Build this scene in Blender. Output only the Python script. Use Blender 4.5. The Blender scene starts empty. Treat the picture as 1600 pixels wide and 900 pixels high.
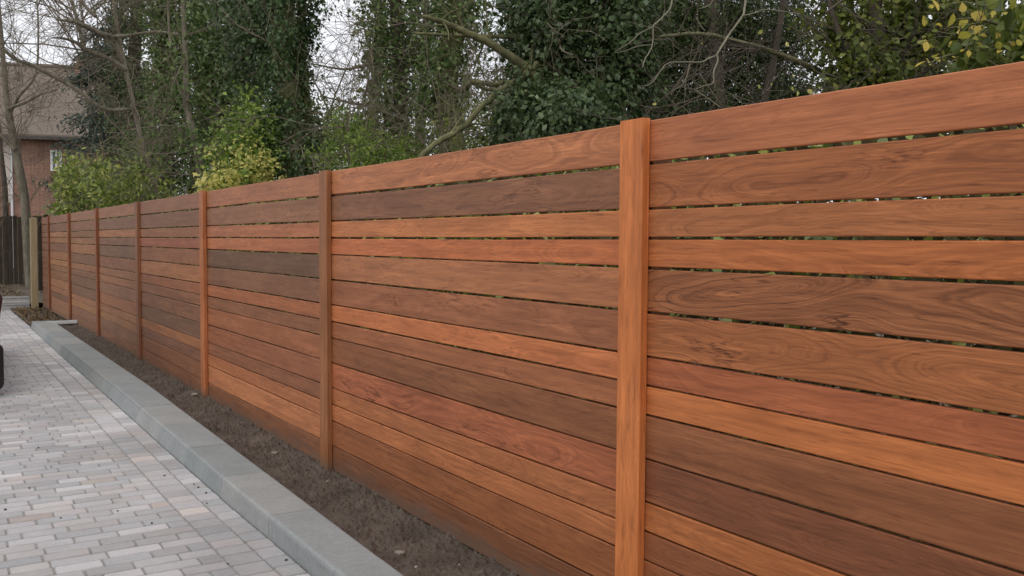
import bpy, math, random
import numpy as np
random.seed(7); rng = np.random.default_rng(11)
C = bpy.context.scene.collection
scn = bpy.context.scene

# ------------------------------------------------------------------ camera, sky, sun, exposure
# world frame: +Y runs along the fence away from the camera, fence face at X=0, driveway at X<0
CF, YAW, PITCH, ROLL, CX, CZ = 1440.0, 0.5702458983, 0.0508653749, 0.0064125066, -2.0684467, 1.3921363
_f = np.array([math.sin(YAW)*math.cos(PITCH), math.cos(YAW)*math.cos(PITCH), -math.sin(PITCH)])
_r0 = np.array([math.cos(YAW), -math.sin(YAW), 0.0]); _u0 = np.cross(_r0, _f)
_r = math.cos(ROLL)*_r0+math.sin(ROLL)*_u0; _u = -math.sin(ROLL)*_r0+math.cos(ROLL)*_u0
CAM = np.array([CX, 0.0, CZ])
from mathutils import Matrix, Vector
cd = bpy.data.cameras.new('camera'); cam = bpy.data.objects.new('camera', cd); C.objects.link(cam)
cam.matrix_world = Matrix(((_r[0], _u[0], -_f[0], CAM[0]), (_r[1], _u[1], -_f[1], CAM[1]), (_r[2], _u[2], -_f[2], CAM[2]), (0, 0, 0, 1)))
cd.sensor_width = 36; cd.lens = CF/1600*36; cd.clip_start = 0.05; cd.clip_end = 2000
scn.camera = cam

w = bpy.data.worlds.new('World'); scn.world = w; w.use_nodes = True
nt = w.node_tree; nt.nodes.clear()
sky = nt.nodes.new('ShaderNodeTexSky'); sky.sky_type = 'NISHITA'; sky.sun_disc = False
SUN_EL, SUN_AZ = math.radians(58), math.radians(225)     # azimuth clockwise from +Y
sky.sun_elevation = SUN_EL; sky.sun_rotation = SUN_AZ
sky.air_density = 1.0; sky.dust_density = 3.0
hs = nt.nodes.new('ShaderNodeHueSaturation'); hs.inputs['Saturation'].default_value = 0.22
tc = nt.nodes.new('ShaderNodeTexCoord')
mp = nt.nodes.new('ShaderNodeMapping'); mp.inputs['Scale'].default_value = (1, 1, 2.5)
cn = nt.nodes.new('ShaderNodeTexNoise'); cn.inputs['Scale'].default_value = 2.6; cn.inputs['Detail'].default_value = 5
cr = nt.nodes.new('ShaderNodeValToRGB')
cr.color_ramp.elements[0].position = .3; cr.color_ramp.elements[0].color = (8.4, 8.6, 9.3, 1)
cr.color_ramp.elements[1].position = .7; cr.color_ramp.elements[1].color = (10.2, 10.3, 10.8, 1)
mx = nt.nodes.new('ShaderNodeMix'); mx.data_type = 'RGBA'; mx.inputs['Factor'].default_value = .9
bg = nt.nodes.new('ShaderNodeBackground'); bg.inputs['Strength'].default_value = 0.115
wo = nt.nodes.new('ShaderNodeOutputWorld')
L = nt.links.new
L(sky.outputs[0], hs.inputs['Color']); L(tc.outputs['Generated'], mp.inputs['Vector']); L(mp.outputs[0], cn.inputs['Vector'])
L(cn.outputs['Fac'], cr.inputs[0]); L(hs.outputs[0], mx.inputs['A']); L(cr.outputs[0], mx.inputs['B'])
L(mx.outputs['Result'], bg.inputs['Color']); L(bg.outputs[0], wo.inputs['Surface'])
sd = bpy.data.lights.new('sun', 'SUN'); sd.energy = 0.6; sd.angle = math.radians(25); sd.color = (1, .96, .9)
so = bpy.data.objects.new('sun', sd); C.objects.link(so)
sv = Vector((math.sin(SUN_AZ)*math.cos(SUN_EL), math.cos(SUN_AZ)*math.cos(SUN_EL), math.sin(SUN_EL)))
so.rotation_euler = sv.to_track_quat('Z', 'Y').to_euler()
vs = scn.view_settings; vs.view_transform = 'Standard'; vs.look = 'None'; vs.exposure = 0.0; vs.gamma = 1; vs.use_curve_mapping = False

# ------------------------------------------------------------------ helpers
def at(px, py, depth):
    """world point seen at photo pixel (px,py) at that distance along the view axis"""
    return CAM + depth*((px-800)/CF*_r - (py-450)/CF*_u + _f)
def lin(c):
    return tuple((v/255/12.92 if v <= 10 else ((v/255+.055)/1.055)**2.4) for v in c)
def tag(o, label=None, cat=None, group=None, kind=None):
    if label: o['label'] = label
    if cat: o['category'] = cat
    if group: o['group'] = group
    if kind: o['kind'] = kind
    return o
def empty(name, loc, label, cat, group=None):
    o = bpy.data.objects.new(name, None); C.objects.link(o); o.location = loc; o.empty_display_size = .2
    return tag(o, label, cat, group)
class MB:
    """collects vertices, faces and per-vertex attributes; build() links them as one mesh object"""
    def __init__(s): s.v = []; s.f = []; s.n = 0; s.col = []; s.gc = []
    def add(s, v, f, col=None, gc=None):
        v = np.asarray(v, float).reshape(-1, 3); s.v.append(v)
        s.f.extend([tuple(i+s.n for i in q) for q in f])
        if col is not None: s.col.append(np.broadcast_to(np.asarray(col, float), (len(v), 4)))
        if gc is not None: s.gc.append(np.asarray(gc, float).reshape(-1, 3))
        s.n += len(v)
    def box(s, x0, x1, y0, y1, z0, z1, col=None):
        v = [(x, y, z) for z in (z0, z1) for y in (y0, y1) for x in (x0, x1)]
        s.add(v, [(0, 2, 3, 1), (4, 5, 7, 6), (0, 1, 5, 4), (2, 6, 7, 3), (0, 4, 6, 2), (1, 3, 7, 5)], col)
    def tube(s, pts, rad, sides=6, col=None, cap=True):
        pts = np.asarray(pts, float); n = len(pts); rad = np.broadcast_to(rad, n)
        t = np.gradient(pts, axis=0); t /= np.linalg.norm(t, axis=1)[:, None]+1e-9
        ref = np.array([.31, .87, .12]) if abs(t[0, 2]) > .8 else np.array([0., .05, 1.])
        a = np.cross(t, ref); a /= np.linalg.norm(a, axis=1)[:, None]+1e-9; b = np.cross(t, a)
        th = np.arange(sides)*2*math.pi/sides
        v = pts[:, None]+rad[:, None, None]*(np.cos(th)[None, :, None]*a[:, None]+np.sin(th)[None, :, None]*b[:, None])
        f = [(i*sides+j, i*sides+(j+1) % sides, (i+1)*sides+(j+1) % sides, (i+1)*sides+j) for i in range(n-1) for j in range(sides)]
        if cap: f += [tuple(range(sides))[::-1], tuple((n-1)*sides+j for j in range(sides))]
        s.add(v, f, col)
    def build(s, name, mat, parent=None, smooth=False, bevel=0):
        me = bpy.data.meshes.new(name)
        v = np.concatenate(s.v) if s.v else np.zeros((0, 3))
        if parent is not None: v = v-np.array(world_loc(parent))
        me.from_pydata(v.tolist(), [], s.f)
        if s.col:
            a = me.attributes.new('tint', 'FLOAT_COLOR', 'POINT'); a.data.foreach_set('color', np.concatenate(s.col).ravel())
        if s.gc:
            a = me.attributes.new('gc', 'FLOAT_VECTOR', 'POINT'); a.data.foreach_set('vector', np.concatenate(s.gc).ravel())
        if smooth: me.shade_smooth()
        me.materials.append(mat)
        o = bpy.data.objects.new(name, me); C.objects.link(o)
        if parent is not None: o.parent = parent
        if bevel:
            m = o.modifiers.new('bevel', 'BEVEL'); m.width = bevel; m.segments = 2; m.limit_method = 'ANGLE'
        return o
def world_loc(o):
    l = Vector((0, 0, 0))
    while o is not None: l = l+o.location; o = o.parent
    return l

def raw_mesh(name, V, F, mat, parent=None, rnd=None, smooth=False):
    """fast mesh from numpy arrays, F is (n,4); rnd is one value per face"""
    if parent is not None: V = V-np.array(world_loc(parent))
    me = bpy.data.meshes.new(name); n, k = F.shape
    me.vertices.add(len(V)); me.vertices.foreach_set('co', V.astype(np.float32).ravel())
    me.loops.add(n*k); me.loops.foreach_set('vertex_index', F.astype(np.int32).ravel())
    me.polygons.add(n); me.polygons.foreach_set('loop_start', (np.arange(n)*k).astype(np.int32))
    me.update(calc_edges=True)
    if rnd is not None:
        a = me.attributes.new('rnd', 'FLOAT', 'FACE'); a.data.foreach_set('value', rnd.astype(np.float32))
    if smooth: me.shade_smooth()
    me.materials.append(mat)
    o = bpy.data.objects.new(name, me); C.objects.link(o)
    if parent is not None: o.parent = parent
    return o

_lat = rng.random((256, 256))
def vnoise(x, y):
    xi = np.floor(x).astype(int); yi = np.floor(y).astype(int); fx = x-xi; fy = y-yi
    fx = fx*fx*(3-2*fx); fy = fy*fy*(3-2*fy)
    g = lambda a, b: _lat[a % 256, b % 256]
    return (g(xi, yi)*(1-fx)+g(xi+1, yi)*fx)*(1-fy)+(g(xi, yi+1)*(1-fx)+g(xi+1, yi+1)*fx)*fy
def fbm(x, y, o=4):
    s = 0; a = .5
    for k in range(o): s = s+a*vnoise(x*2**k+17*k, y*2**k+31*k); a *= .5
    return s

# ------------------------------------------------------------------ materials
def newmat(name):
    m = bpy.data.materials.new(name); m.use_nodes = True
    n = m.node_tree; n.nodes.clear()
    b = n.nodes.new('ShaderNodeBsdfPrincipled'); o = n.nodes.new('ShaderNodeOutputMaterial')
    n.links.new(b.outputs[0], o.inputs['Surface'])
    return m, n, b, o
class G:
    """tiny node-graph helper"""
    def __init__(s, n): s.n = n
    def new(s, t, **k):
        d = s.n.nodes.new(t)
        for a, v in k.items(): setattr(d, a, v)
        return d
    def put(s, sock, v):
        if isinstance(v, bpy.types.NodeSocket): s.n.links.new(v, sock)
        else: sock.default_value = v
    def m(s, op, a, b=0.0, c=0.0):
        d = s.new('ShaderNodeMath', operation=op)
        for i, v in enumerate((a, b, c)): s.put(d.inputs[i], v)
        return d.outputs[0]
    def xyz(s, x, y, z):
        d = s.new('ShaderNodeCombineXYZ')
        for i, v in enumerate((x, y, z)): s.put(d.inputs[i], v)
        return d.outputs[0]
    def noise(s, vec, scale=1.0, detail=2.0, rough=.5):
        d = s.new('ShaderNodeTexNoise'); s.put(d.inputs['Vector'], vec); s.put(d.inputs['Scale'], scale)
        d.inputs['Detail'].default_value = detail; d.inputs['Roughness'].default_value = rough
        return d.outputs['Fac']
    def ramp(s, fac, stops):
        d = s.new('ShaderNodeValToRGB'); s.put(d.inputs[0], fac); e = d.color_ramp.elements
        while len(e) < len(stops): e.new(.5)
        for i, (p, c) in enumerate(stops):
            e[i].position = p; e[i].color = (c[0], c[1], c[2], 1) if not isinstance(c, (int, float)) else (c, c, c, 1)
        return d.outputs[0]
    def mix(s, f, a, b, mode='MIX'):
        d = s.new('ShaderNodeMix', data_type='RGBA', blend_type=mode)
        s.put(d.inputs['Factor'], f)
        for k, v in (('A', a), ('B', b)):
            if isinstance(v, tuple): v = (v[0], v[1], v[2], 1)
            s.put(d.inputs[k], v)
        return d.outputs['Result']
    def bump(s, h, strength, dist):
        d = s.new('ShaderNodeBump'); s.put(d.inputs['Height'], h); d.inputs['Strength'].default_value = strength
        d.inputs['Distance'].default_value = dist; return d.outputs[0]
    def attr(s, name, out='Color'):
        return s.new('ShaderNodeAttribute', attribute_name=name).outputs[out]
    def obj(s): return s.new('ShaderNodeTexCoord').outputs['Object']
    def sep(s, v):
        d = s.new('ShaderNodeSeparateXYZ'); s.put(d.inputs[0], v); return d.outputs

def wood_material():
    m, n, b, o = newmat('oiled_hardwood'); g = G(n)
    gv = g.attr('gc', 'Vector'); x, y, sdd = g.sep(gv)
    at_ = g.new('ShaderNodeAttribute', attribute_name='tint'); tint, strength = at_.outputs['Color'], at_.outputs['Alpha']
    sd2 = g.m('MULTIPLY', sdd, 3.7)
    # distance from a wandering heart line gives the flat-sawn figure
    cy = g.m('ADD', y, g.m('MULTIPLY', g.m('SUBTRACT', g.noise(g.xyz(g.m('MULTIPLY', x, 1.1), sdd, 0), 1, 2), .5), .30))
    cz = g.m('ADD', .012, g.m('MULTIPLY', g.m('SUBTRACT', g.noise(g.xyz(g.m('MULTIPLY', x, 1.5), sd2, 5), 1, 1), .42), .24))
    r = g.m('SQRT', g.m('ADD', g.m('MULTIPLY', cy, cy), g.m('MULTIPLY', cz, cz)))
    warp = g.noise(g.xyz(g.m('MULTIPLY', x, 5.0), g.m('MULTIPLY', y, 26.0), sdd), 1, 3, .6)
    r2 = g.m('ADD', g.m('MULTIPLY', r, 190.0), g.m('MULTIPLY', warp, 3.0))
    rn_ = g.noise(g.xyz(r2, g.m('MULTIPLY', x, .6), sdd), 1.0, 4, .65)
    ring = g.m('MAXIMUM', g.m('MINIMUM', g.m('MULTIPLY', g.m('SUBTRACT', rn_, .36), 3.4), 1.0), 0.0)
    fine = g.noise(g.xyz(g.m('MULTIPLY', x, 5.5), g.m('MULTIPLY', y, 170.0), sdd), 1, 4, .7)
    pore = g.m('MAXIMUM', g.m('MULTIPLY', g.m('SUBTRACT', g.noise(g.xyz(g.m('MULTIPLY', x, 9.0), g.m('MULTIPLY', g.m('ADD', y, g.m('MULTIPLY', warp, .03)), 130.0), sd2), 1, 2, .5), .60), 5.0), 0.0)
    streak = g.noise(g.xyz(g.m('MULTIPLY', x, 1.3), g.m('MULTIPLY', y, 42.0), sd2), 1, 3, .6)
    blot = g.noise(g.xyz(g.m('MULTIPLY', x, 2.6), g.m('MULTIPLY', y, 9.0), sd2), 1, 3, .6)
    # dark mineral swirls, patchy
    sw = g.noise(g.xyz(g.m('MULTIPLY', x, 3.2), g.m('MULTIPLY', y, 22.0), sd2), 1, 4, .6)
    vein = g.m('SUBTRACT', 1.0, g.m('MULTIPLY', g.m('ABSOLUTE', g.m('SUBTRACT', sw, .52)), 26.0)); vein = g.m('MAXIMUM', vein, 0.0)
    patch = g.m('MULTIPLY', g.m('GREATER_THAN', blot, .0), g.m('SMOOTH_MIN', 1.0, g.m('MULTIPLY', g.m('MAXIMUM', g.m('SUBTRACT', blot, .5), 0.0), 6.0), .1))
    k = g.m('MULTIPLY', ring, g.m('MULTIPLY', strength, .26))
    k = g.m('ADD', k, g.m('MULTIPLY', g.m('MULTIPLY', vein, patch), g.m('MULTIPLY', strength, .38)))
    k = g.m('ADD', k, g.m('MULTIPLY', pore, .42))
    mul = g.m('SUBTRACT', 1.18, k)
    mul = g.m('MULTIPLY', mul, g.m('ADD', .52, g.m('MULTIPLY', fine, .94)))
    mul = g.m('MULTIPLY', mul, g.m('ADD', .58, g.m('MULTIPLY', streak, .86)))
    mul = g.m('MULTIPLY', mul, g.m('ADD', .62, g.m('MULTIPLY', blot, .76)))
    mv = g.xyz(mul, g.m('POWER', mul, 1.1), g.m('POWER', mul, 1.12))
    col = g.mix(1.0, tint, mv, 'MULTIPLY')
    oz = g.sep(g.new('ShaderNodeNewGeometry').outputs['Position'])[2]
    dirt = g.m('MULTIPLY', g.m('MAXIMUM', g.m('MULTIPLY', g.m('SUBTRACT', g.m('MULTIPLY', warp, .20), oz), 8.0), 0.0), .9); dirt = g.m('MINIMUM', dirt, .6)
    col = g.mix(dirt, col, (.13, .105, .08))
    n.links.new(col, b.inputs['Base Color'])
    g.put(b.inputs['Roughness'], g.m('ADD', .42, g.m('MULTIPLY', fine, .22)))
    b.inputs['Specular IOR Level'].default_value = .26
    g.put(b.inputs['Normal'], g.bump(g.m('ADD', fine, g.m('MULTIPLY', ring, .35)), .22, .0012))
    return m
M = {}
M['wood'] = wood_material()

def simple(name, c0, c1, scale=8, rough=.8, bump=.3, bd=.01, stretch=(1, 1, 1), spec=.3, detail=5):
    m, n, b, o = newmat(name); g = G(n)
    mpn = g.new('ShaderNodeMapping'); mpn.inputs['Scale'].default_value = stretch; n.links.new(g.obj(), mpn.inputs['Vector'])
    f = g.noise(mpn.outputs[0], scale, detail, .62); f2 = g.noise(mpn.outputs[0], scale*.23, 3)
    ff = g.m('ADD', g.m('MULTIPLY', f, .62), g.m('MULTIPLY', f2, .38))
    n.links.new(g.ramp(ff, [(.32, c0), (.68, c1)]), b.inputs['Base Color'])
    b.inputs['Roughness'].default_value = rough; b.inputs['Specular IOR Level'].default_value = spec
    if bump: n.links.new(g.bump(f, bump, bd), b.inputs['Normal'])
    return m
def tinted(name, scale=40, amp=.35, rough=.85, bump=.3, bd=.004, big=3.0):
    """per-vertex tint times fine noise"""
    m, n, b, o = newmat(name); g = G(n); co = g.obj()
    f = g.noise(co, scale, 6, .7); f2 = g.noise(co, big, 4, .6); f3 = g.noise(co, scale*5, 2, .6)
    mul = g.m('MULTIPLY', g.m('ADD', 1-amp/2, g.m('MULTIPLY', f, amp)), g.m('ADD', .8, g.m('MULTIPLY', f2, .4)))
    mul = g.m('MULTIPLY', mul, g.m('ADD', .9, g.m('MULTIPLY', f3, .2)))
    n.links.new(g.mix(1.0, g.attr('tint'), g.xyz(mul, mul, mul), 'MULTIPLY'), b.inputs['Base Color'])
    b.inputs['Roughness'].default_value = rough; b.inputs['Specular IOR Level'].default_value = .3
    n.links.new(g.bump(g.m('ADD', f, g.m('MULTIPLY', f3, .5)), bump, bd), b.inputs['Normal'])
    return m
M['paver'] = tinted('tumbled_paver', 32, .34, .85, .5, .005)
M['kerb'] = tinted('kerb_concrete', 34, .6, .9, .7, .004, 3.4)
M['joint'] = simple('joint_sand', (.26, .245, .22), (.40, .38, .35), 60, .95, .6, .004)
M['bark'] = simple('grey_bark', (.10, .085, .06), (.30, .26, .19), 14, .95, .8, .02, (1, 1, .3))
M['moss_bark'] = simple('mossy_bark', (.06, .058, .025), (.22, .21, .10), 11, .95, .8, .02, (1, 1, .4))
M['dark_bark'] = simple('dark_bark', (.05, .04, .03), (.15, .12, .09), 12, .95, .8, .02, (1, 1, .3))
M['pale_twig'] = simple('pale_twig', (.14, .125, .08), (.28, .255, .18), 20, .9, .3, .004)
M['dark_twig'] = simple('dark_twig', (.06, .048, .035), (.14, .115, .085), 14, .9, 0)
M['twig'] = simple('brown_twig', (.13, .105, .075), (.27, .225, .16), 14, .9, 0)

def leaf_mat(name, stops, transl=.35, rough=.45, spec=.4, clump=1.6):
    m, n, b, o = newmat(name); g = G(n)
    rn = g.attr('rnd', 'Fac'); cl = g.noise(g.obj(), clump, 2)
    f = g.m('ADD', g.m('MULTIPLY', rn, .6), g.m('MULTIPLY', cl, .4))
    c = g.ramp(f, stops)
    n.links.new(c, b.inputs['Base Color']); b.inputs['Roughness'].default_value = rough; b.inputs['Specular IOR Level'].default_value = spec
    t = g.new('ShaderNodeBsdfTranslucent'); n.links.new(c, t.inputs['Color'])
    ms = g.new('ShaderNodeMixShader'); ms.inputs[0].default_value = transl
    n.links.new(b.outputs[0], ms.inputs[1]); n.links.new(t.outputs[0], ms.inputs[2]); n.links.new(ms.outputs[0], o.inputs['Surface'])
    return m
M['ivy'] = leaf_mat('ivy_leaf', [(.15, (.05, .08, .018)), (.5, (.105, .165, .04)), (.72, (.17, .245, .07)), (.92, (.33, .38, .15))], .3, .5, .35)
M['ivy_dark'] = leaf_mat('dark_ivy_leaf', [(.15, (.032, .055, .016)), (.5, (.065, .105, .032)), (.75, (.115, .17, .06)), (.95, (.30, .34, .18))], .25, .42, .45)
M['ivy_deep'] = leaf_mat('deep_green_ivy_leaf', [(.15, (.022, .045, .012)), (.5, (.055, .10, .028)), (.75, (.11, .175, .055)), (.95, (.27, .33, .15))], .25, .42, .4)
M['yew'] = leaf_mat('dark_evergreen', [(.2, (.032, .055, .015)), (.55, (.07, .105, .028)), (.9, (.15, .195, .06))], .2, .5, .3)
M['conifer'] = leaf_mat('blue_green_needles', [(.2, (.03, .05, .036)), (.6, (.065, .10, .072)), (.9, (.13, .18, .13))], .15, .5, .4)
M['laurel'] = leaf_mat('laurel_leaf', [(.2, (.10, .15, .025)), (.5, (.24, .31, .06)), (.72, (.44, .48, .12)), (.95, (.72, .64, .2))], .35, .4, .5)
M['lime'] = leaf_mat('bright_green_leaf', [(.2, (.09, .15, .025)), (.5, (.20, .30, .05)), (.8, (.36, .44, .09)), (.95, (.5, .52, .15))], .4, .45, .4)
M['yellow'] = leaf_mat('yellow_leaf', [(.2, (.40, .42, .10)), (.5, (.68, .62, .18)), (.8, (.82, .72, .28)), (.95, (.86, .76, .4))], .45, .5, .3)
M['olive'] = leaf_mat('olive_leaf', [(.15, (.06, .085, .018)), (.5, (.14, .18, .034)), (.75, (.26, .29, .055)), (.95, (.55, .46, .09))], .45, .45, .4)
M['grey_leaf'] = leaf_mat('greyish_leaf', [(.2, (.10, .13, .045)), (.55, (.21, .25, .09)), (.9, (.38, .42, .18))], .35, .6, .2)
M['bramble'] = leaf_mat('bramble_leaf', [(.2, (.05, .04, .02)), (.5, (.10, .085, .04)), (.75, (.16, .15, .06)), (.95, (.34, .28, .13))], .3, .7, .2)
M['autumn'] = leaf_mat('autumn_leaf', [(.2, (.16, .20, .04)), (.45, (.38, .36, .06)), (.7, (.68, .52, .09)), (.95, (.78, .6, .2))], .45, .5, .3)
M['dead'] = leaf_mat('dead_leaf', [(.2, (.06, .04, .022)), (.55, (.17, .115, .06)), (.9, (.34, .24, .12))], .2, .8, .2)

# ------------------------------------------------------------------ ground, driveway, kerb, soil
gm, gn, gb, go = newmat('leaf_litter_ground'); g = G(gn); co = g.obj()
f = g.noise(co, 9, 8, .7); f2 = g.noise(co, .7, 4)
gn.links.new(g.ramp(g.m('ADD', g.m('MULTIPLY', f, .7), g.m('MULTIPLY', f2, .3)), [(.3, (.04, .032, .022)), (.52, (.12, .09, .06)), (.7, (.26, .20, .13))]), gb.inputs['Base Color'])
gb.inputs['Roughness'].default_value = .95; gn.links.new(g.bump(f, .9, .04), gb.inputs['Normal'])
mb = MB(); mb.add([(-400, -400, -.13), (400, -400, -.13), (400, 600, -.13), (-400, 600, -.13)], [(0, 1, 2, 3)])
tag(mb.build('ground', gm), kind='structure')

def soil_sheet(name, x0, x1, y0, y1, nx, ny, zf, mat):
    ys = y0+(y1-y0)*np.linspace(0, 1, ny)**(1.7 if name == 'soil_bed' else 1); V = []
    a = np.linspace(0, 1, nx)
    X0 = x0(ys) if callable(x0) else np.full(ny, x0); X1 = x1(ys) if callable(x1) else np.full(ny, x1)
    X = X0[:, None]+(X1-X0)[:, None]*a[None]; Y = np.repeat(ys[:, None], nx, 1)
    Z = zf(X, Y); V = np.stack([X, Y, Z], -1).reshape(-1, 3)
    i = (np.arange(ny-1)[:, None]*nx+np.arange(nx-1)[None]).ravel()
    F = np.stack([i, i+1, i+nx+1, i+nx], 1)
    return raw_mesh(name, V, F, mat, smooth=True)
def kin(y): return np.interp(y, [0, 3.3, 5.5, 9, 16.6, 22], [-.475, -.44, -.385, -.305, -.262, -.25])
def kout(y): return np.interp(y, [0, 3.5, 5.2, 7, 9, 17, 22], [-.675, -.66, -.648, -.62, -.59, -.565, -.56])

def kbot(y): return kout(y)+np.interp(y, [3.5, 5.2, 7, 9, 13, 17], [.012, -.01, -.028, -.042, -.034, -.012])
sm_, sn, sb, so_ = newmat('dark_soil'); g = G(sn); co = g.obj()
f = g.noise(co, 55, 8, .75); f2 = g.noise(co, 5, 4); f3 = g.noise(co, 160, 3)
sn.links.new(g.ramp(g.m('ADD', g.m('MULTIPLY', f, .6), g.m('MULTIPLY', f2, .4)), [(.3, (.055, .042, .032)), (.5, (.108, .084, .066)), (.72, (.19, .152, .122))]), sb.inputs['Base Color'])
sb.inputs['Roughness'].default_value = .97; sb.inputs['Specular IOR Level'].default_value = .15
sn.links.new(g.bump(g.m('ADD', f, g.m('MULTIPLY', f3, .5)), .6, .008), sb.inputs['Normal'])
def soil_z(X, Y):
    t = (X-kin(Y))/(0-kin(Y))
    base = -.014+.010*t-.035*np.clip((Y-14.5)/2.4, 0, 1)+.03*np.clip((Y-5.4)/3, 0, 1)*t
    lump = (fbm(X*6, Y*6, 3)-.44)*.06
    c = fbm(X*42+50, Y*42, 3); clod = np.clip(c-.45, 0, 1)*.085
    fine = (fbm(X*70, Y*70+9, 2)-.37)*.010
    return base+lump*(.5+.5*np.sin(np.clip(t, 0, 1)*math.pi))+clod+fine
so1 = soil_sheet('soil_bed', lambda y: kin(y)+.002, lambda y: 0*y+.012, .6, 16.9, 110, 2200, soil_z, sm_)
tag(so1, kind='structure')
so2 = soil_sheet('leaf_strewn_soil', lambda y: 0*y-.575, .06, 16.95, 21.2, 40, 200, lambda X, Y: -.05+(fbm(X*9, Y*9, 4)-.4)*.07, gm)
tag(so2, kind='structure')
so3 = soil_sheet('woodland_floor', .03, 16, -6, 60, 60, 240, lambda X, Y: -.05+(fbm(X*.8, Y*.8, 4)-.4)*.3*np.clip(X/1.5, 0, 1), gm)
tag(so3, kind='structure')
so4 = soil_sheet('soil_bank', -9, .3, 21.35, 27.5, 60, 60, lambda X, Y: .02+.12*np.clip((Y-21.3)/4, 0, 1)+(fbm(X*3, Y*3, 4)-.4)*.16, gm)
tag(so4, kind='structure')

# block paving: every block modelled, one driveway surface
mb = MB(); mb.box(-9, -.555, -1, 21.25, -.125, -.0905)
tag(mb.build('driveway_base', M['joint']), kind='structure')
pal = [lin(c) for c in ((182, 177, 175), (176, 172, 170), (188, 178, 172), (168, 168, 168), (184, 176, 176), (172, 168, 163), (194, 188, 186), (178, 168, 163))]
mb = MB()
def paver(x0, x1, y0, y1):
    j = lambda s: random.uniform(-s, s)
    cx_, cy_ = (x0+x1)/2, (y0+y1)/2
    c = np.array(random.choice(pal))
    pl = fbm(np.array([cx_*1.6+40]), np.array([cy_*.9]), 3)[0]
    c = c*(1+random.uniform(-.075, .075))*(.70+.66*pl)
    if pl > .55 and random.random() < .45: c = c*.55+np.array([.62, .6, .6])*.45
    if random.random() < .04: c = c*np.array([1.12, .97, .82])
    c = c*.45+.55*c.mean()*np.array([1.02, 1.0, .985]); c *= 1.0
    gx, gy = .0018+random.uniform(0, .003)*random.random(), .0016+random.uniform(0, .004)*random.random()
    z = -.08+j(.0018); tx, ty = j(.006), j(.008); b = .0045
    def ring(ins, dz):
        out = []
        for sx, sy in ((0, 0), (.5, 0), (1, 0), (1, .5), (1, 1), (.5, 1), (0, 1), (0, .5)):
            cor = (sx in (0, 1)) and (sy in (0, 1)); e = ins+(.0018 if cor else 0)
            X = x0+gx+e+(x1-x0-2*(gx+e))*sx; Y = y0+gy+e+(y1-y0-2*(gy+e))*sy
            out.append((X+jit[len(out)][0], Y+jit[len(out)][1], z+dz+tx*(X-cx_)*1+ty*(Y-cy_)))
        return out
    jit = [(j(.0014), j(.0014)) for _ in range(8)]
    v = ring(0, -.016)+ring(0.001, -.006)+ring(b, 0)
    fs = [(k*8+i, k*8+(i+1) % 8, (k+1)*8+(i+1) % 8, (k+1)*8+i) for k in (0, 1) for i in range(8)]+[tuple(range(16, 24))]
    mb.add(v, fs, (c[0], c[1], c[2], 1))
y = 1.0
while y < 21.2:                      # two edging courses beside the kerb
    s = random.choice((.12, .15, .135)); xo = float(kbot(y+s/2)); xo = xo-.002
    paver(xo-.115, xo+.03 if y > 16.9 else xo, y, y+s)
    y += s
y = 1.0
while y < 21.2:
    s = random.choice((.13, .15, .12)); xo = float(kbot(y+s/2))-.002
    paver(xo-.268, xo-.116, y, y+s); y += s
y = 1.0; row = 0
while y < 21.2:
    h = .1035; x = float(kbot(y))-.272
    first = True
    while x > (-4.6 if y < 19 else -6):
        l = random.choice((.2, .2, .21, .165, .24))
        if first and row % 2: l = .1
        first = False
        paver(x-l, x, y, y+h); x -= l
    y += h; row += 1
tag(mb.build('driveway', M['paver']), kind='structure')

# kerb: stones laid end to end
mb = MB(); yy = 3.566-.86*4
while yy < 16.8:
    y1 = min(yy+.86, 16.9); t = lin(random.choice(((156, 159, 157), (150, 154, 152), (162, 163, 159)))); t = tuple(v*.86 for v in t)
    n_ = 4; ring_ = []
    dz = random.uniform(-.0015, .0015)
    for k in range(n_+1):
        Y = yy+.0018+(y1-yy-.0036)*k/n_; a, b_ = float(kout(Y)), float(kin(Y)); zt = .03+dz
        ab = float(kbot(Y)); prof = [(ab, -.12), (ab, -.078), (a+.004, zt-.022), (a+.007, zt-.009), (a+.015, zt-.002), (a+.022, zt), (b_-.012, zt), (b_-.003, zt-.003), (b_, zt-.012), (b_, -.12)]
        ring_.append([(px_, Y, pz_) for px_, pz_ in prof])
    P_ = len(ring_[0]); v = [q for r_ in ring_ for q in r_]
    fs = [(k*P_+i, k*P_+i+1, (k+1)*P_+i+1, (k+1)*P_+i) for k in range(n_) for i in range(P_-1)]
    fs += [tuple(range(P_))[::-1], tuple(n_*P_+i for i in range(P_))]
    mb.add(v, fs, (t[0], t[1], t[2], 1)); yy += .86
tag(mb.build('kerb', M['kerb'], smooth=False), kind='structure')
# mortar between the stones follows the kerb line
mbj = MB()
for Y0 in np.arange(.2, 16.5, .4):
    v = [(kout(Y0)+.012, Y0, -.1), (kin(Y0)-.012, Y0, -.1), (kin(Y0+.4)-.012, Y0+.4, -.1), (kout(Y0+.4)+.012, Y0+.4, -.1),
         (kout(Y0)+.016, Y0, .017), (kin(Y0)-.012, Y0, .017), (kin(Y0+.4)-.012, Y0+.4, .017), (kout(Y0+.4)+.016, Y0+.4, .017)]
    mbj.add(v, [(4, 5, 6, 7)])
tag(mbj.build('kerb_mortar', M['joint']), kind='structure')

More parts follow.
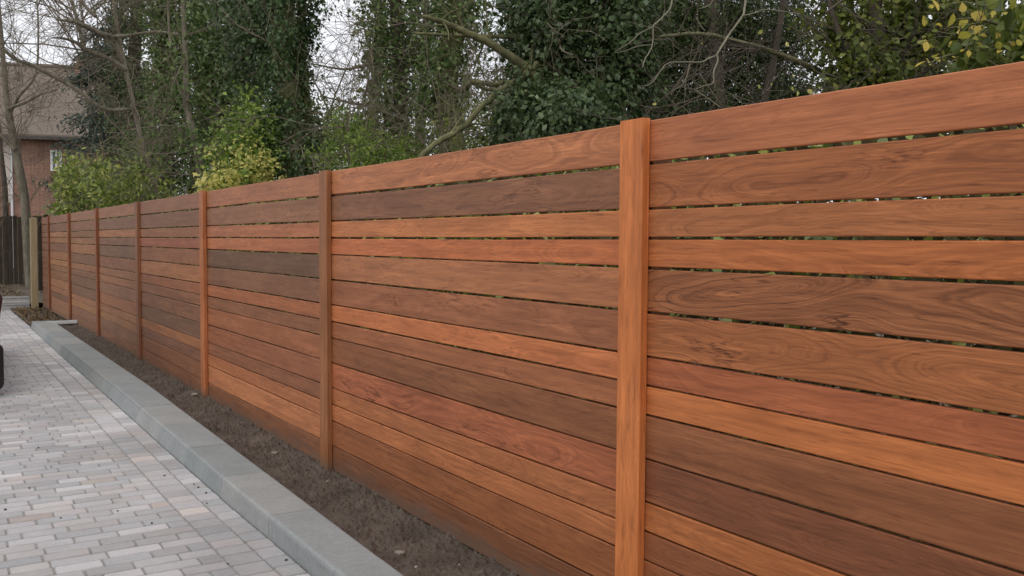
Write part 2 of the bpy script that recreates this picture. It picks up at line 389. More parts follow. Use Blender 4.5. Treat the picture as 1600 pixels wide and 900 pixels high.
# ------------------------------------------------------------------ the fence
Y1, SP, PW = 2.369822, 2.853037, .122
EV = .86                                   # divides photographed board colours into base colours
pitch = [.15, .15, .1, .1]*3+[.15, .15]
gaps = [.0125, .0085, .0095, .0085, .0085, .0075, .0068, .0068, .006, .006, .0052, .0052, .0052, .0]
bays = [  # far bays paler and greyer: glare with distance is kept in these board colours
 [(166,96,72),(160,92,62),(165,98,66),(180,98,58),(146,88,62),(160,92,60),(160,82,58),(182,100,58),(120,70,50),(110,62,48),(165,92,55),(125,70,50),(130,72,48),(110,65,50)],
 [(176,108,80),(118,80,68),(186,110,72),(186,98,64),(160,100,75),(146,88,68),(192,106,70),(146,85,62),(120,72,52),(166,88,66),(160,92,62),(170,98,65),(136,78,52),(105,65,52)],
 [(155,98,78),(128,90,76),(165,98,75),(170,95,70),(84,68,62),(116,82,72),(155,90,68),(124,82,68),(146,88,68),(140,85,68),(128,80,65),(165,98,72),(186,116,88),(120,78,65)],
 [(132,90,78),(108,78,70),(145,90,70),(156,80,68),(135,85,68),(176,115,88),(150,88,70),(130,90,78),(115,82,75),(94,80,76),(166,106,78),(114,80,75),(126,80,65),(125,80,68)],
 [(148,102,85),(110,85,80),(182,118,90),(115,85,78),(98,84,80),(132,92,80),(150,105,85),(160,110,88),(136,100,90),(166,105,80),(165,110,85),(165,118,80),(135,100,88),(140,100,85)],
 [(142,102,88),(125,90,80),(115,85,65),(145,105,80),(160,112,88),(105,85,78),(140,98,80),(110,85,75),(94,78,70),(100,80,72),(150,105,85),(162,114,76),(130,92,82),(125,90,80)],
 [(130,95,85),(110,80,75),(165,116,90),(155,110,85),(110,82,75),(155,108,85),(168,122,85),(125,95,75),(125,92,75),(160,115,90),(150,105,85),(95,72,68),(150,105,90),(150,110,95)],
 [(118,84,74),(104,74,66),(112,78,68),(104,74,66),(100,72,64),(108,76,66),(98,70,62),(104,74,66),(96,68,62),(104,74,66),(98,70,64),(92,68,62),(98,74,66),(104,80,72)],
]
strong = {(0,4):2.4,(0,5):1.7,(0,1):1.6,(0,2):1.4,(1,1):1.3,(1,9):1.7,(1,5):1.3,(0,9):1.2,(0,3):1.3,(1,0):1.3,(0,0):.7,(1,2):.7,(0,7):.5,(0,8):.7}
def board(mb, y0, y1, z0, z1, x0, x1, col, st, seed, vertical=False):
    """a planed board with eased edges and a slight bow"""
    b = .003; n = 14 if not vertical else 8
    prof = [(x0, z0+b), (x0, z0+.5*(z1-z0)), (x0, z1-b), (x0+b*.4, z1-b*.35), (x0+b, z1), (x1-b, z1), (x1, z1-b), (x1, z0+b), (x1-b, z0), (x0+b, z0), (x0+b*.4, z0+b*.35)]
    bow = random.uniform(-.0018, .0018); tw = random.uniform(-.0012, .0012); ph = random.uniform(0, 6)
    V = []; GC = []; P_ = len(prof); zc = (z0+z1)/2
    for k in range(n+1):
        t = k/n; y = y0+(y1-y0)*t
        dz = bow*math.sin(t*math.pi)+.0007*math.sin(t*11+ph); dx = .0012*math.sin(t*5+ph)
        for (x, z) in prof:
            dd = tw*(t-.5)*(z-zc)/(z1-z0)*2
            if vertical: V.append((z, x, y)); GC.append((y, z-zc+x*.4, seed))     # prof runs in (x,y), length along z
            else: V.append((x+dx+dd, y, z+dz)); GC.append((y, z-zc-(x-x0)*.7, seed))
    F = [(k*P_+i, k*P_+(i+1) % P_, (k+1)*P_+(i+1) % P_, (k+1)*P_+i) for k in range(n) for i in range(P_)]
    F += [tuple(range(P_))[::-1], tuple(n*P_+i for i in range(P_))]
    wt = .26 if y0 < 8 or vertical else .5
    c = lin([v*(1-wt)+m_*wt for v, m_ in zip(col, (156, 92, 63) if wt < .3 else (136, 88, 68))])
    lm = .3*c[0]+.6*c[1]+.1*c[2]; ref = lin((158, 88, 56)); lr = .3*ref[0]+.6*ref[1]+.1*ref[2]; q_ = .22
    c = [v*(1-q_)+h*lm/lr*q_ for v, h in zip(c, ref)]          # keeps the brown of the species in the dark boards
    mb.add(V, F, (c[0]/EV*.92, c[1]/EV*1.04, c[2]/EV*.85, st), GC)
fence = empty('timber_fence', (0, 2.4, 0), 'long reddish brown hardwood fence of horizontal boards between vertical posts beside the block driveway', 'fence')
ends = []
for i in range(8):
    ya = Y1+SP*(i-1)+PW; yb = Y1+SP*i
    if i == 7: yb = 20.86
    mb = MB(); z = 1.8
    for k in range(14):
        zt = z+random.uniform(-.001, .001); zb = z-pitch[k]+gaps[k]
        col = bays[i][k]; sd_ = random.uniform(0, 90)
        if i == 2 and k == 3:       # this course is pieced from two lengths
            board(mb, ya-.01, ya+1.48, zb, zt, 0, .02, (166, 92, 68), .8, sd_); board(mb, ya+1.483, yb+.01, zb, zt, .001, .021, (172, 98, 72), .8, sd_+5)
        elif i == 2 and k == 2:
            board(mb, ya-.01, ya+1.75, zb, zt, 0, .02, (166, 98, 74), .8, sd_); board(mb, ya+1.753, yb+.01, zb, zt, .001, .021, (160, 96, 76), .8, sd_+5)
        else: board(mb, ya-.01, yb+.01, zb, zt, random.uniform(-.001, .001), .02, col, strong.get((i, k), .95), sd_)
        z -= pitch[k]
    mb.build('slat_panel', M['wood'], fence)
pcol = [(160,88,55),(192,104,58),(128,82,58),(166,96,66),(112,76,66),(118,68,52),(116,66,50),(112,66,52)]
plab = [None,'bright orange brown post nearest the camera', 'dull brown post second along the fence', 'orange brown post third along the fence', 'dark greyish brown post',None,None,None]
for i in range(8):
    ya = Y1+SP*(i-1); mb = MB()
    # front cover board, then the structural post behind the boards
    board(mb, -.06, 1.806, -.034, -.0015, ya, ya+PW, pcol[i], .45, random.uniform(0, 90), True)
    mb2 = MB()
    o = mb.build('post', M['wood'], fence)
    if plab[i]: o['label'] = plab[i]
    board(mb2, -.1, 1.77, .022, .11, ya+.012, ya+PW-.012, (90, 66, 52), .5, random.uniform(0, 90), True)
    mb2.build('rear_post', M['wood'], fence)

# pale softwood post closing the fence
M['pale_wood'] = simple('weathered_pale_softwood', (.28, .21, .115), (.44, .35, .21), 9, .8, .3, .004, (3, 3, .25))
mb = MB(); c0 = at(57, 480, 18.9); c0[2] = 0
px_, py_ = -.20, 20.95
mb.box(px_, px_+.125, py_, py_+.125, -.12, 1.8)
mb.add([(px_, py_, 1.8), (px_+.125, py_, 1.8), (px_+.125, py_+.125, 1.8), (px_, py_+.125, 1.8), (px_+.0625, py_+.0625, 1.812)], [(0, 1, 4), (1, 2, 4), (2, 3, 4), (3, 0, 4)])
o = mb.build('timber_post', M['pale_wood'], bevel=.004)
tag(o, 'pale square softwood post standing at the far end of the brown board fence', 'post')

# concrete edging bar and gravel boards at the far end
M['conc'] = simple('pale_concrete', (.36, .35, .33), (.52, .51, .49), 20, .85, .25, .003)
mb = MB(); A_, B_ = np.array([-.39, 16.62, .04]), np.array([-.006, 15.96, .098]); pw = np.array([.07, .05, 0])
mb.add([A_-[0, 0, .05], B_-[0, 0, .05], B_+pw*[0, 1.4, 0]-[0, 0, .05], A_+pw-[0, 0, .05], A_, B_, B_+pw*[0, 1.4, 0], A_+pw], [(3, 2, 1, 0), (4, 5, 6, 7), (0, 1, 5, 4), (1, 2, 6, 5), (2, 3, 7, 6), (3, 0, 4, 7)])
o = mb.build('edging_strip', M['conc'], bevel=.004); tag(o, 'thin pale concrete bar laid from the far kerb end to the fence', 'edging')
gb_ = empty('gravel_board', (-2.2, 21.3, -.1), 'low grey concrete gravel board crossing behind the far end of the driveway', 'concrete board')
for z0, z1, nm in ((-.12, .055, 'lower_board'), (.062, .2, 'upper_board')):
    mb = MB(); X0, X1, yf = -5.5, -.21, 21.26
    prof = [(yf, z0), (yf, z0+.028), (yf+.014, z0+.04), (yf+.014, z1-.04), (yf, z1-.03), (yf, z1), (yf+.05, z1), (yf+.05, z0)]
    v = [(X, a, b) for X in (X0, X1) for a, b in prof]; n8 = len(prof)
    mb.add(v, [(i, (i+1) % n8, n8+(i+1) % n8, n8+i) for i in range(n8)]+[tuple(range(n8))[::-1], tuple(range(n8, 2*n8))])
    mb.build(nm, M['conc'], gb_)

# ------------------------------------------------------------------ dark old fence and house beyond
M['old_fence'] = simple('old_dark_fence_board', (.035, .026, .02), (.10, .078, .058), 12, .9, .4, .006, (3, 3, .3))
of = empty('old_board_fence', (-3, 27.3, 0), 'dark weathered close board fence standing beyond the far end of the driveway', 'fence')
mb = MB(); x = -8.5
while x < .8:
    wd = random.uniform(.095, .12); ht = 1.95+random.uniform(-.02, .02)
    mb.box(x, x+wd, 27.3+random.uniform(0, .008), 27.33, .0, ht); x += wd+.008
mb.build('board_panel', M['old_fence'], of)
for x in (-8.4, -6, -3.6, -1.2, .7):
    mb = MB(); mb.box(x, x+.1, 27.336, 27.43, 0, 2.02); mb.build('post', M['old_fence'], of)

def brick_mat():
    m, n, b, o = newmat('red_brick'); g = G(n); x, y, z = g.sep(g.obj())
    bt = g.new('ShaderNodeTexBrick'); n.links.new(g.xyz(g.m('ADD', x, y), z, 0), bt.inputs['Vector'])
    bt.inputs['Scale'].default_value = 1; bt.inputs['Brick Width'].default_value = .225; bt.inputs['Row Height'].default_value = .075
    bt.inputs['Mortar Size'].default_value = .008
    bt.inputs['Color1'].default_value = (.40, .19, .115, 1); bt.inputs['Color2'].default_value = (.27, .125, .08, 1); bt.inputs['Mortar'].default_value = (.36, .31, .26, 1)
    v = g.noise(g.obj(), 1.3, 4)
    n.links.new(g.mix(.5, bt.outputs['Color'], g.ramp(v, [(.3, .35), (.7, 1.0)]), 'MULTIPLY'), b.inputs['Base Color']); b.inputs['Roughness'].default_value = .9
    return m
def tile_mat():
    m, n, b, o = newmat('clay_roof_tile'); g = G(n); x, y, z = g.sep(g.obj())
    bt = g.new('ShaderNodeTexBrick'); n.links.new(g.xyz(x, z, 0), bt.inputs['Vector'])
    bt.inputs['Scale'].default_value = 1; bt.inputs['Brick Width'].default_value = .17; bt.inputs['Row Height'].default_value = .085
    bt.inputs['Mortar Size'].default_value = .009
    bt.inputs['Color1'].default_value = (.245, .185, .14, 1); bt.inputs['Color2'].default_value = (.155, .12, .095, 1); bt.inputs['Mortar'].default_value = (.08, .06, .05, 1)
    v = g.noise(g.obj(), .9, 5, .65)
    c = g.mix(g.m('MULTIPLY', v, .9), bt.outputs['Color'], (.20, .165, .13))
    n.links.new(c, b.inputs['Base Color']); b.inputs['Roughness'].default_value = .9
    return m
M['brick'] = brick_mat(); M['tile'] = tile_mat()
M['white'] = simple('white_paint', (.68, .68, .67), (.78, .78, .77), 6, .5, 0)
M['cream'] = simple('cream_render', (.55, .47, .40), (.68, .60, .52), 5, .8, .1, .003)
gl, gln, glb, glo = newmat('window_glass'); glb.inputs['Base Color'].default_value = (.12, .14, .15, 1); glb.inputs['Roughness'].default_value = .08
M['glass'] = gl
HD = 40.0
hp = at(60, 372, HD); hyaw = -YAW*.55
house = empty('brick_house', (hp[0], hp[1], 0), 'two storey red brick house with brown tiled roof behind the trees at far left', 'house')
# built in its own frame: local x runs right, y runs away
house.rotation_euler = (0, 0, 0)
def hl(px, py, d=HD): return at(px, py, d)
def hxf(v):
    c_, s_ = math.cos(hyaw), math.sin(hyaw)
    return [(hp[0]+x*c_-y*s_, hp[1]+x*s_+y*c_, z) for x, y, z in v]
class HB(MB):
    def add(s, v, f, col=None, gc=None): MB.add(s, hxf(np.asarray(v, float).reshape(-1, 3).tolist()), f, col, gc)
x0h, x1h, eave, ridge, dp = -9.5, 3.9, 6.1, 9.3, 7.5
b_ = HB(); b_.box(x0h, x1h, 0, dp, -.1, eave)
b_.add([(x0h, 0, eave), (x0h, dp, eave), (x0h, dp/2, ridge-.15), (x1h, 0, eave), (x1h, dp, eave), (x1h, dp/2, ridge-.15)], [(0, 1, 2), (3, 5, 4)])
b_.build('wall', M['brick'], house)
b_ = HB(); ov = .45; sl = (ridge-eave)/(dp/2)
for s in (0, 1):
    ye, yr = (-ov, dp/2) if s == 0 else (dp+ov, dp/2)
    ze = eave-sl*ov+.1; zr = ridge+.1
    v = [(x0h-.3, ye, ze), (x1h+.3, ye, ze), (x1h+.3, yr, zr), (x0h-.3, yr, zr), (x0h-.3, ye, ze-.1), (x1h+.3, ye, ze-.1), (x1h+.3, yr, zr-.1), (x0h-.3, yr, zr-.1)]
    b_.add(v, [(0, 1, 2, 3), (7, 6, 5, 4), (0, 4, 5, 1), (1, 5, 6, 2), (3, 7, 4, 0)])
roof = b_.build('roof', M['tile'], house)
b_ = HB(); b_.tube([(x0h-.3, dp/2, ridge+.12), (x1h+.3, dp/2, ridge+.12)], .11, 8); b_.build('ridge_tiles', M['tile'], roof)
M['gutter'] = simple('dark_gutter', (.05, .045, .04), (.1, .09, .08), 5, .6, 0)
b_ = HB(); b_.box(x0h-.3, x1h+.3, -ov-.11, -ov-.005, eave-sl*ov-.12, eave-sl*ov+.02); b_.build('gutter', M['gutter'], roof)
b_ = HB(); b_.box(.9, 1.6, dp/2-.4, dp/2+.4, ridge-.4, ridge+.28); ch = b_.build('chimney', M['brick'], roof)
for xx in (1.08, 1.42):
    b_ = HB(); b_.tube([(xx, dp/2, ridge+.28), (xx, dp/2, ridge+.52)], [.12, .10], 10); b_.build('chimney_pot', M['brick'], ch)
b_ = HB(); b_.tube([(-.98, -.12, .1), (-.98, -.12, eave-.5)], .05, 8); b_.build('downpipe', M['white'], house)
b_ = HB(); b_.box(-1.34, -1.05, -.06, -.003, 2.9, eave-.1); b_.build('rendered_pier', M['cream'], house)
for (wx0, wx1, wz0, wz1) in ((.55, 1.0, 4.3, 5.2), (-2.9, -1.55, 3.1, 4.8), (-6.3, -4.8, 3.9, 5.1)):
    b_ = HB(); e = .09
    for q in ((wx0, wx1, wz0, wz0+e), (wx0, wx1, wz1-e, wz1), (wx0, wx0+e, wz0+e, wz1-e), (wx1-e, wx1, wz0+e, wz1-e), ((wx0+wx1)/2-.03, (wx0+wx1)/2+.03, wz0+e, wz1-e)):
        b_.box(q[0], q[1], -.09, -.004, q[2], q[3])
    wf = b_.build('window', M['white'], house)
    b_ = HB(); b_.box(wx0+e, wx1-e, -.04, -.012, wz0+e, wz1-e); b_.build('pane', M['glass'], wf)

# ------------------------------------------------------------------ foliage machinery
def unit(v): return v/(np.linalg.norm(v, axis=-1, keepdims=True)+1e-9)
def leaf_mesh(P, A, N, size, wide=.62, fold=.18, hexa=False):
    """P base points, A pointing direction, N face normal (arrays n x 3), size per leaf"""
    A = unit(A); S = unit(np.cross(A, N)); N = np.cross(S, A); L_ = size[:, None]; n = len(P)
    if hexa:      # pointed oval leaf folded on its midrib, five points a side
        w2 = L_*wide*.5
        side = lambda sg: [P+A*L_*t_+sg*S*w2*q_+N*L_*fold*q_*.6-N*L_*.12*t_*t_ for t_, q_ in ((.16, .62), (.38, 1.0), (.62, .86), (.84, .4))]
        tip = P+A*L_-N*L_*.14
        V = np.stack([P]+side(1)+[tip]+side(-1)[::-1], 1).reshape(-1, 3); i = np.arange(n)*10
        F = np.concatenate([np.stack([i, i+1, i+2, i+3, i+4, i+5], 1), np.stack([i, i+5, i+6, i+7, i+8, i+9], 1)])
        return V, F, 2
    pts = [P, P+A*L_*.48+S*L_*wide*.5+N*L_*fold, P+A*L_, P+A*L_*.48-S*L_*wide*.5]
    V = np.stack(pts, 1).reshape(-1, 3); i = np.arange(n)*4
    return V, np.stack([i, i+1, i+2, i+3], 1), 1
def foliage(name, mat, parent, P, out, size, droop=.5, spread=.8, wide=.62, hexa=False, var=.35, shade=None):
    keep_ = (P[:, 0] > .14) | (P[:, 1] > 21.45) | (name == 'fallen_leaves'); P = P[keep_]; out = out[keep_]
    n = len(P); out = unit(out)
    A = unit(out*.5+rng.normal(size=(n, 3))*spread+np.array([0, 0, -droop]))
    N = unit(out+rng.normal(size=(n, 3))*.55+np.array([0, 0, .35]))
    sz = size*(1+var*rng.normal(size=n)).clip(.45, 1.8)
    V, F, k = leaf_mesh(P, A, N, sz, wide, .15, hexa)
    rn = rng.random(n); rn = np.tile(rn, k)
    return raw_mesh(name, V, F, mat, parent, rn)
def clumps(centres, outs, per, rad, flat=1.0):
    c = np.repeat(centres, per, 0); o = np.repeat(outs, per, 0)
    d = rng.normal(size=c.shape)*rad; d[:, 2] *= flat
    return c+d, unit(o*1.0+unit(d)*.8)
def ivy_column(path, radf, nclump, per, crad):
    """clump centres around a trunk path; radf(t) gives ivy radius"""
    path = np.asarray(path); t = rng.random(nclump); k = t*(len(path)-1); i = np.minimum(k.astype(int), len(path)-2); fr = (k-i)[:, None]
    p = path[i]*(1-fr)+path[i+1]*fr; th = rng.random(nclump)*2*math.pi
    rr = radf(t)*(.45+.75*vnoise(th*1.6+7, t*9)+rng.normal(size=nclump)*.12)*np.sqrt(rng.random(nclump)*.6+.4)
    o = np.stack([np.cos(th), np.sin(th), 0*th], 1); c = p+o*rr[:, None]
    return clumps(c, o, per, crad, 1.3)
def blob(centre, radii, nclump, per, crad, shell=.55, base=None):
    d = unit(rng.normal(size=(nclump, 3))); u = (shell+(1-shell)*rng.random(nclump))
    bump = .7+.6*vnoise(d[:, 0]*2.2+centre[0], d[:, 1]*2.2+d[:, 2]*1.7+5)
    c = np.asarray(centre)+d*np.asarray(radii)*(u*bump)[:, None]
    if base is not None: c[:, 2] = np.maximum(c[:, 2], base)
    return clumps(c, d, per, crad)
def branch(mb, p, d, length, r, depth, wig=.35, grav=0.0, kids=3, minr=.003, spread=.75):
    n = max(3, int(length/.22)); pts = [np.array(p, float)]; d = unit(np.array(d, float))
    for i in range(n):
        d = unit(d+rng.normal(size=3)*wig*.35+np.array([0, 0, grav*.2])); pts.append(pts[-1]+d*length/n)
    rad = np.linspace(r, max(r*.35, minr*.6), n+1)
    mb.tube(pts, rad, 7 if r > .05 else (5 if r > .015 else 3), cap=False)
    if depth <= 0: return
    for k in range(kids):
        t = random.uniform(.25, 1.0); i = min(int(t*n), n-1)
        q = pts[i]+(pts[i+1]-pts[i])*random.random(); dd = unit(pts[i+1]-pts[i])
        nd = unit(dd+rng.normal(size=3)*spread)
        branch(mb, q, nd, length*random.uniform(.4, .7), max(rad[i]*.55, minr), depth-1, wig, grav, kids, minr, spread)
def spline(pts, rad, per=5, jit=.0):
    """smooth a control polyline"""
    P = np.asarray(pts, float); R_ = np.asarray(rad, float); n = len(P); out = []; ro = []
    for i in range(n-1):
        p0, p1, p2, p3 = P[max(i-1, 0)], P[i], P[i+1], P[min(i+2, n-1)]
        for k in range(per):
            t = k/per
            out.append(.5*((2*p1)+(-p0+p2)*t+(2*p0-5*p1+4*p2-p3)*t*t+(-p0+3*p1-3*p2+p3)*t**3)+rng.normal(size=3)*jit); ro.append(R_[i]*(1-t)+R_[i+1]*t)
    out.append(P[-1]); ro.append(R_[-1])
    return np.array(out), np.array(ro)
def limb(mb, pix, depth, rad, sides=7, d2=None, jit=.0, per=5):
    """a limb through photo pixels, depth may change linearly along it"""
    n = len(pix); ds = np.linspace(depth, d2 if d2 else depth, n)
    P = [at(x, y, d) for (x, y), d in zip(pix, ds)]
    pp, rr = spline(P, rad, per, jit); mb.tube(pp, rr, sides); return pp, rr
def ground_pt(px, depth):
    p = at(px, 372, depth); p[2] = 0; return p
def sprigs(mb, pp, rr, count, length, depth=1, kids=3, up=.3, minr=.003):
    for _ in range(count):
        i = random.randrange(1, len(pp)-1); d = unit(rng.normal(size=3)+np.array([0, 0, up]))
        branch(mb, pp[i], d, length*random.uniform(.5, 1.2), min(rr[i]*.5, .012), depth, .5, 0, kids, minr)

# ------------------------------------------------------------------ trees and shrubs, left to right
def tree(px, depth, label, cat='tree', name='tree', group=None):
    return empty(name, tuple(ground_pt(px, depth)), label, cat, group)
GA = 'bare and ivy clad trees behind the fence'

# 1 bare tree at the far left, beyond the end of the fence
t = tree(46, 23.5, 'slender leaning bare tree in front of the brick house at the far left', name='bare_tree', group=GA)
mb = MB(); pp, rr = limb(mb, [(50, 480), (44, 400), (38, 310), (26, 245), (16, 190), (8, 130), (2, 60), (-6, -40), (-10, -200)], 23.5, [.14, .12, .11, .11, .09, .07, .06, .05, .03])
limb(mb, [(14, 180), (30, 150), (55, 118), (60, 60), (58, 0)], 23.5, [.05, .04, .03, .025, .02], 5)
limb(mb, [(12, 170), (40, 160), (62, 148), (90, 140)], 23.4, [.05, .04, .03, .02], 5)
limb(mb, [(24, 235), (5, 215), (-20, 190)], 23.4, [.06, .04, .03], 5)
trunk = mb.build('trunk', M['bark'], t, True)
mb = MB(); sprigs(mb, pp, rr, 28, 1.9, 2, 4, .6, .005); mb.build('branches', M['twig'], t, True)
# second slim stem by the old fence
t = tree(20, 24.5, 'thin dark bare stem beside the old dark fence at the far left edge', name='bare_tree', group=GA)
mb = MB(); pp, rr = limb(mb, [(16, 470), (10, 380), (8, 300), (3, 250), (-4, 180)], 24.5, [.09, .08, .07, .06, .05], 6)
mb.build('trunk', M['dark_bark'], t, True); mb = MB(); sprigs(mb, pp, rr, 8, 1.2, 2, 3); mb.build('branches', M['twig'], t, True)

# 2 leaning tree with long limb crossing the house roof
t = tree(262, 17, 'leaning bare tree whose long limb crosses in front of the house roof', name='bare_tree', group=GA)
mb = MB(); T2 = limb(mb, [(268, 480), (258, 380), (243, 300), (222, 225), (206, 150), (192, 90), (180, 20), (172, -80), (160, -220)], 17, [.07, .06, .05, .045, .04, .038, .034, .028, .02])
LM = limb(mb, [(210, 170), (175, 172), (150, 164), (128, 146), (100, 128), (70, 112), (48, 101), (25, 93), (4, 76), (-30, 50)], 17, [.03, .036, .04, .036, .04, .038, .036, .034, .03, .02], 7, 15.5)
L3 = limb(mb, [(192, 98), (176, 60), (160, 54), (140, 44), (115, 34), (92, 31)], 17, [.05, .045, .05, .04, .03, .02], 6, 16)
L4 = limb(mb, [(198, 110), (170, 92), (135, 78), (118, 66), (98, 60), (80, 59)], 17, [.05, .04, .04, .03, .02, .012], 6, 16)
limb(mb, [(170, 58), (205, 55), (245, 50), (290, 56)], 16.8, [.04, .03, .03, .02], 5)
L5 = limb(mb, [(150, 26), (135, 12), (124, -4), (110, -40)], 16.5, [.04, .03, .03, .02], 5)
mb.build('trunk', M['bark'], t, True)
mb = MB()
for q, c_ in ((T2, 30), (LM, 18), (L3, 12), (L4, 13), (L5, 8)): sprigs(mb, q[0], q[1], c_, 1.5, 2, 4, .4, .0045)
mb.build('branches', M['twig'], t, True)
# fine sky twigs hanging from a taller tree further left
t = tree(120, 27, 'tall bare tree with a haze of fine twigs against the sky above the house', name='bare_tree', group=GA)
mb = MB(); q = limb(mb, [(150, 420), (148, 300), (140, 150), (128, 60), (100, -60), (90, -260)], 27, [.12, .10, .08, .06, .04, .02])
mb.build('trunk', M['bark'], t, True); mb = MB()
for k in range(34):
    i = random.randrange(12, len(q[0])-1)
    branch(mb, q[0][i], unit(_r*random.uniform(-1.2, .9)+np.array([0, 0, random.uniform(-.1, .9)])+_f*random.uniform(-.3, .3)), random.uniform(2.2, 4.6), .028, 3, .34, -.05, 4, .005, .62)
mb.build('branches', M['twig'], t, True)

# 3 laurel bush above the far fence panels
t = tree(165, 18, 'olive green laurel bush rising above the far end of the fence', 'bush', 'laurel_bush')
mb = MB(); q = limb(mb, [(170, 470), (168, 400), (160, 330), (150, 280)], 18, [.07, .06, .05, .03]); sprigs(mb, q[0], q[1], 20, 1.3, 1); mb.build('trunk', M['bark'], t, True)
P, O = blob(at(128, 306, 18), (.9, .95, .8), 130, 26, .13); P2, O2 = blob(at(205, 322, 17.2), (.85, .8, .85), 100, 26, .13); P3, O3 = blob(at(165, 390, 17.6), (1.4, 1.1, .9), 120, 24, .16)
foliage('foliage', M['laurel'], t, np.concatenate([P, P2, P3]), np.concatenate([O, O2, O3]), .11, .1, .7, .42, var=.25)
# dark conifer behind it
t = tree(165, 25, 'dark blue green conifer in front of the right end of the house roof', 'tree', 'conifer_tree')
mb = MB(); q = limb(mb, [(172, 430), (172, 250), (178, 100), (180, -40)], 25, [.16, .12, .08, .03]); mb.build('trunk', M['dark_bark'], t, True)
Ps = []; Os = []
for k in range(80):
    zt = random.random()**1.15; cpt = at(174+zt*8, 300-zt*330, 25); L_ = (1.75-1.1*zt)*random.uniform(.6, 1.15); a = random.uniform(0, 6.28)
    dr = np.array([math.cos(a), math.sin(a), -.18]); u = rng.random(300)
    p_ = cpt+dr*(L_*u)[:, None]; p_ = p_+rng.normal(size=p_.shape)*np.array([.16, .16, .06]); p_[:, 2] -= .2*u**2
    Ps.append(p_); Os.append(np.tile(dr, (300, 1)))
foliage('foliage', M['conifer'], t, np.concatenate(Ps), np.concatenate(Os), .12, .5, .5, .26)

# 4 slender and ivy covered stems between px 230 and 360
t = tree(322, 15, 'slim pale bare trunk leaning left between the dark ivy stems', name='bare_tree', group=GA)
mb = MB(); q = limb(mb, [(326, 460), (318, 330), (310, 245), (293, 165), (290, 90), (286, 0), (280, -120)], 15, [.075, .07, .065, .06, .045, .04, .03])
limb(mb, [(300, 190), (282, 140), (268, 80), (262, 0), (262, -60)], 15, [.04, .03, .025, .02, .015], 5)
mb.build('trunk', M['bark'], t, True); mb = MB(); sprigs(mb, q[0], q[1], 34, 1.5, 2, 4, .2, .004); mb.build('branches', M['twig'], t, True)
P, O = ivy_column(q[0][8:], lambda t_: .2+.25*t_, 60, 30, .10)
foliage('ivy', M['ivy'], t, P, O, .07, .8)
t = tree(345, 15.6, 'straight ivy wrapped trunk just left of the yellow shrub', 'ivy clad tree', 'ivy_tree')
mb = MB(); q = limb(mb, [(350, 460), (346, 330), (340, 200), (335, 100), (338, 0), (342, -160)], 15.6, [.13, .12, .11, .11, .10, .07]); mb.build('trunk', M['bark'], t, True)
P, O = ivy_column(q[0][10:], lambda t_: .22+.45*t_, 230, 44, .12)
foliage('ivy', M['ivy'], t, P, O, .058, .8)
mb = MB(); sprigs(mb, q[0], q[1], 20, 1.4, 2, 4, .2, .004); mb.build('branches', M['twig'], t, True)
t = tree(250, 20, 'broad dark green ivy smothered tree behind the leaning bare tree', 'ivy clad tree', 'ivy_tree')
mb = MB(); q = limb(mb, [(262, 440), (258, 300), (262, 150), (255, 0), (250, -160)], 20, [.22, .2, .17, .15, .1]); mb.build('trunk', M['dark_bark'], t, True)
P, O = ivy_column(q[0][3:], lambda t_: .75+.5*np.sin(t_*7+1), 520, 50, .17)
foliage('ivy', M['ivy'], t, P, O, .066, .7)
t = tree(215, 23, 'dark ivy clad tree standing between the conifer and the broad ivy tree', 'ivy clad tree', 'ivy_tree')
mb = MB(); q = limb(mb, [(212, 440), (215, 300), (208, 150), (215, 0), (222, -160)], 23, [.22, .2, .17, .15, .1]); mb.build('trunk', M['dark_bark'], t, True)
P, O = ivy_column(q[0][3:], lambda t_: .45+.5*t_, 320, 46, .2)
foliage('ivy', M['yew'], t, P, O, .07, .7)
t = tree(300, 21, 'dark ivy clad tree behind the slim pale trunk', 'ivy clad tree', 'ivy_tree')
mb = MB(); q = limb(mb, [(305, 440), (308, 300), (318, 150), (312, 0), (310, -160)], 21, [.22, .2, .17, .15, .1]); mb.build('trunk', M['dark_bark'], t, True)
P, O = ivy_column(q[0][3:], lambda t_: .6+.5*t_, 420, 46, .18)
foliage('ivy', M['ivy'], t, P, O, .066, .7)

# 5 yellow green shrub
t = tree(385, 11.5, 'pale yellow green leafy shrub just above the fence beside the big ivy trunk', 'shrub', 'yellow_shrub')
mb = MB(); q = limb(mb, [(372, 480), (374, 360), (372, 280), (380, 200)], 11.5, [.03, .025, .02, .01]); sprigs(mb, q[0], q[1], 20, .7, 1); mb.build('trunk', M['twig'], t, True)
P, O = blob(at(352, 305, 11), (.30, .3, .26), 30, 24, .06); foliage('yellow_leaves', M['yellow'], t, P, O, .06, .3, .8, .6)
P, O = blob(at(382, 225, 11.6), (.40, .35, .62), 95, 26, .09); P2, O2 = blob(at(378, 295, 11.3), (.34, .3, .4), 50, 26, .08)
foliage('green_leaves', M['lime'], t, np.concatenate([P, P2]), np.concatenate([O, O2]), .06, .3, .8, .55)
P, O = blob(at(385, 262, 11.2), (.36, .3, .36), 40, 20, .07); foliage('pale_leaves', M['yellow'], t, P, O, .052, .3, .8, .6)

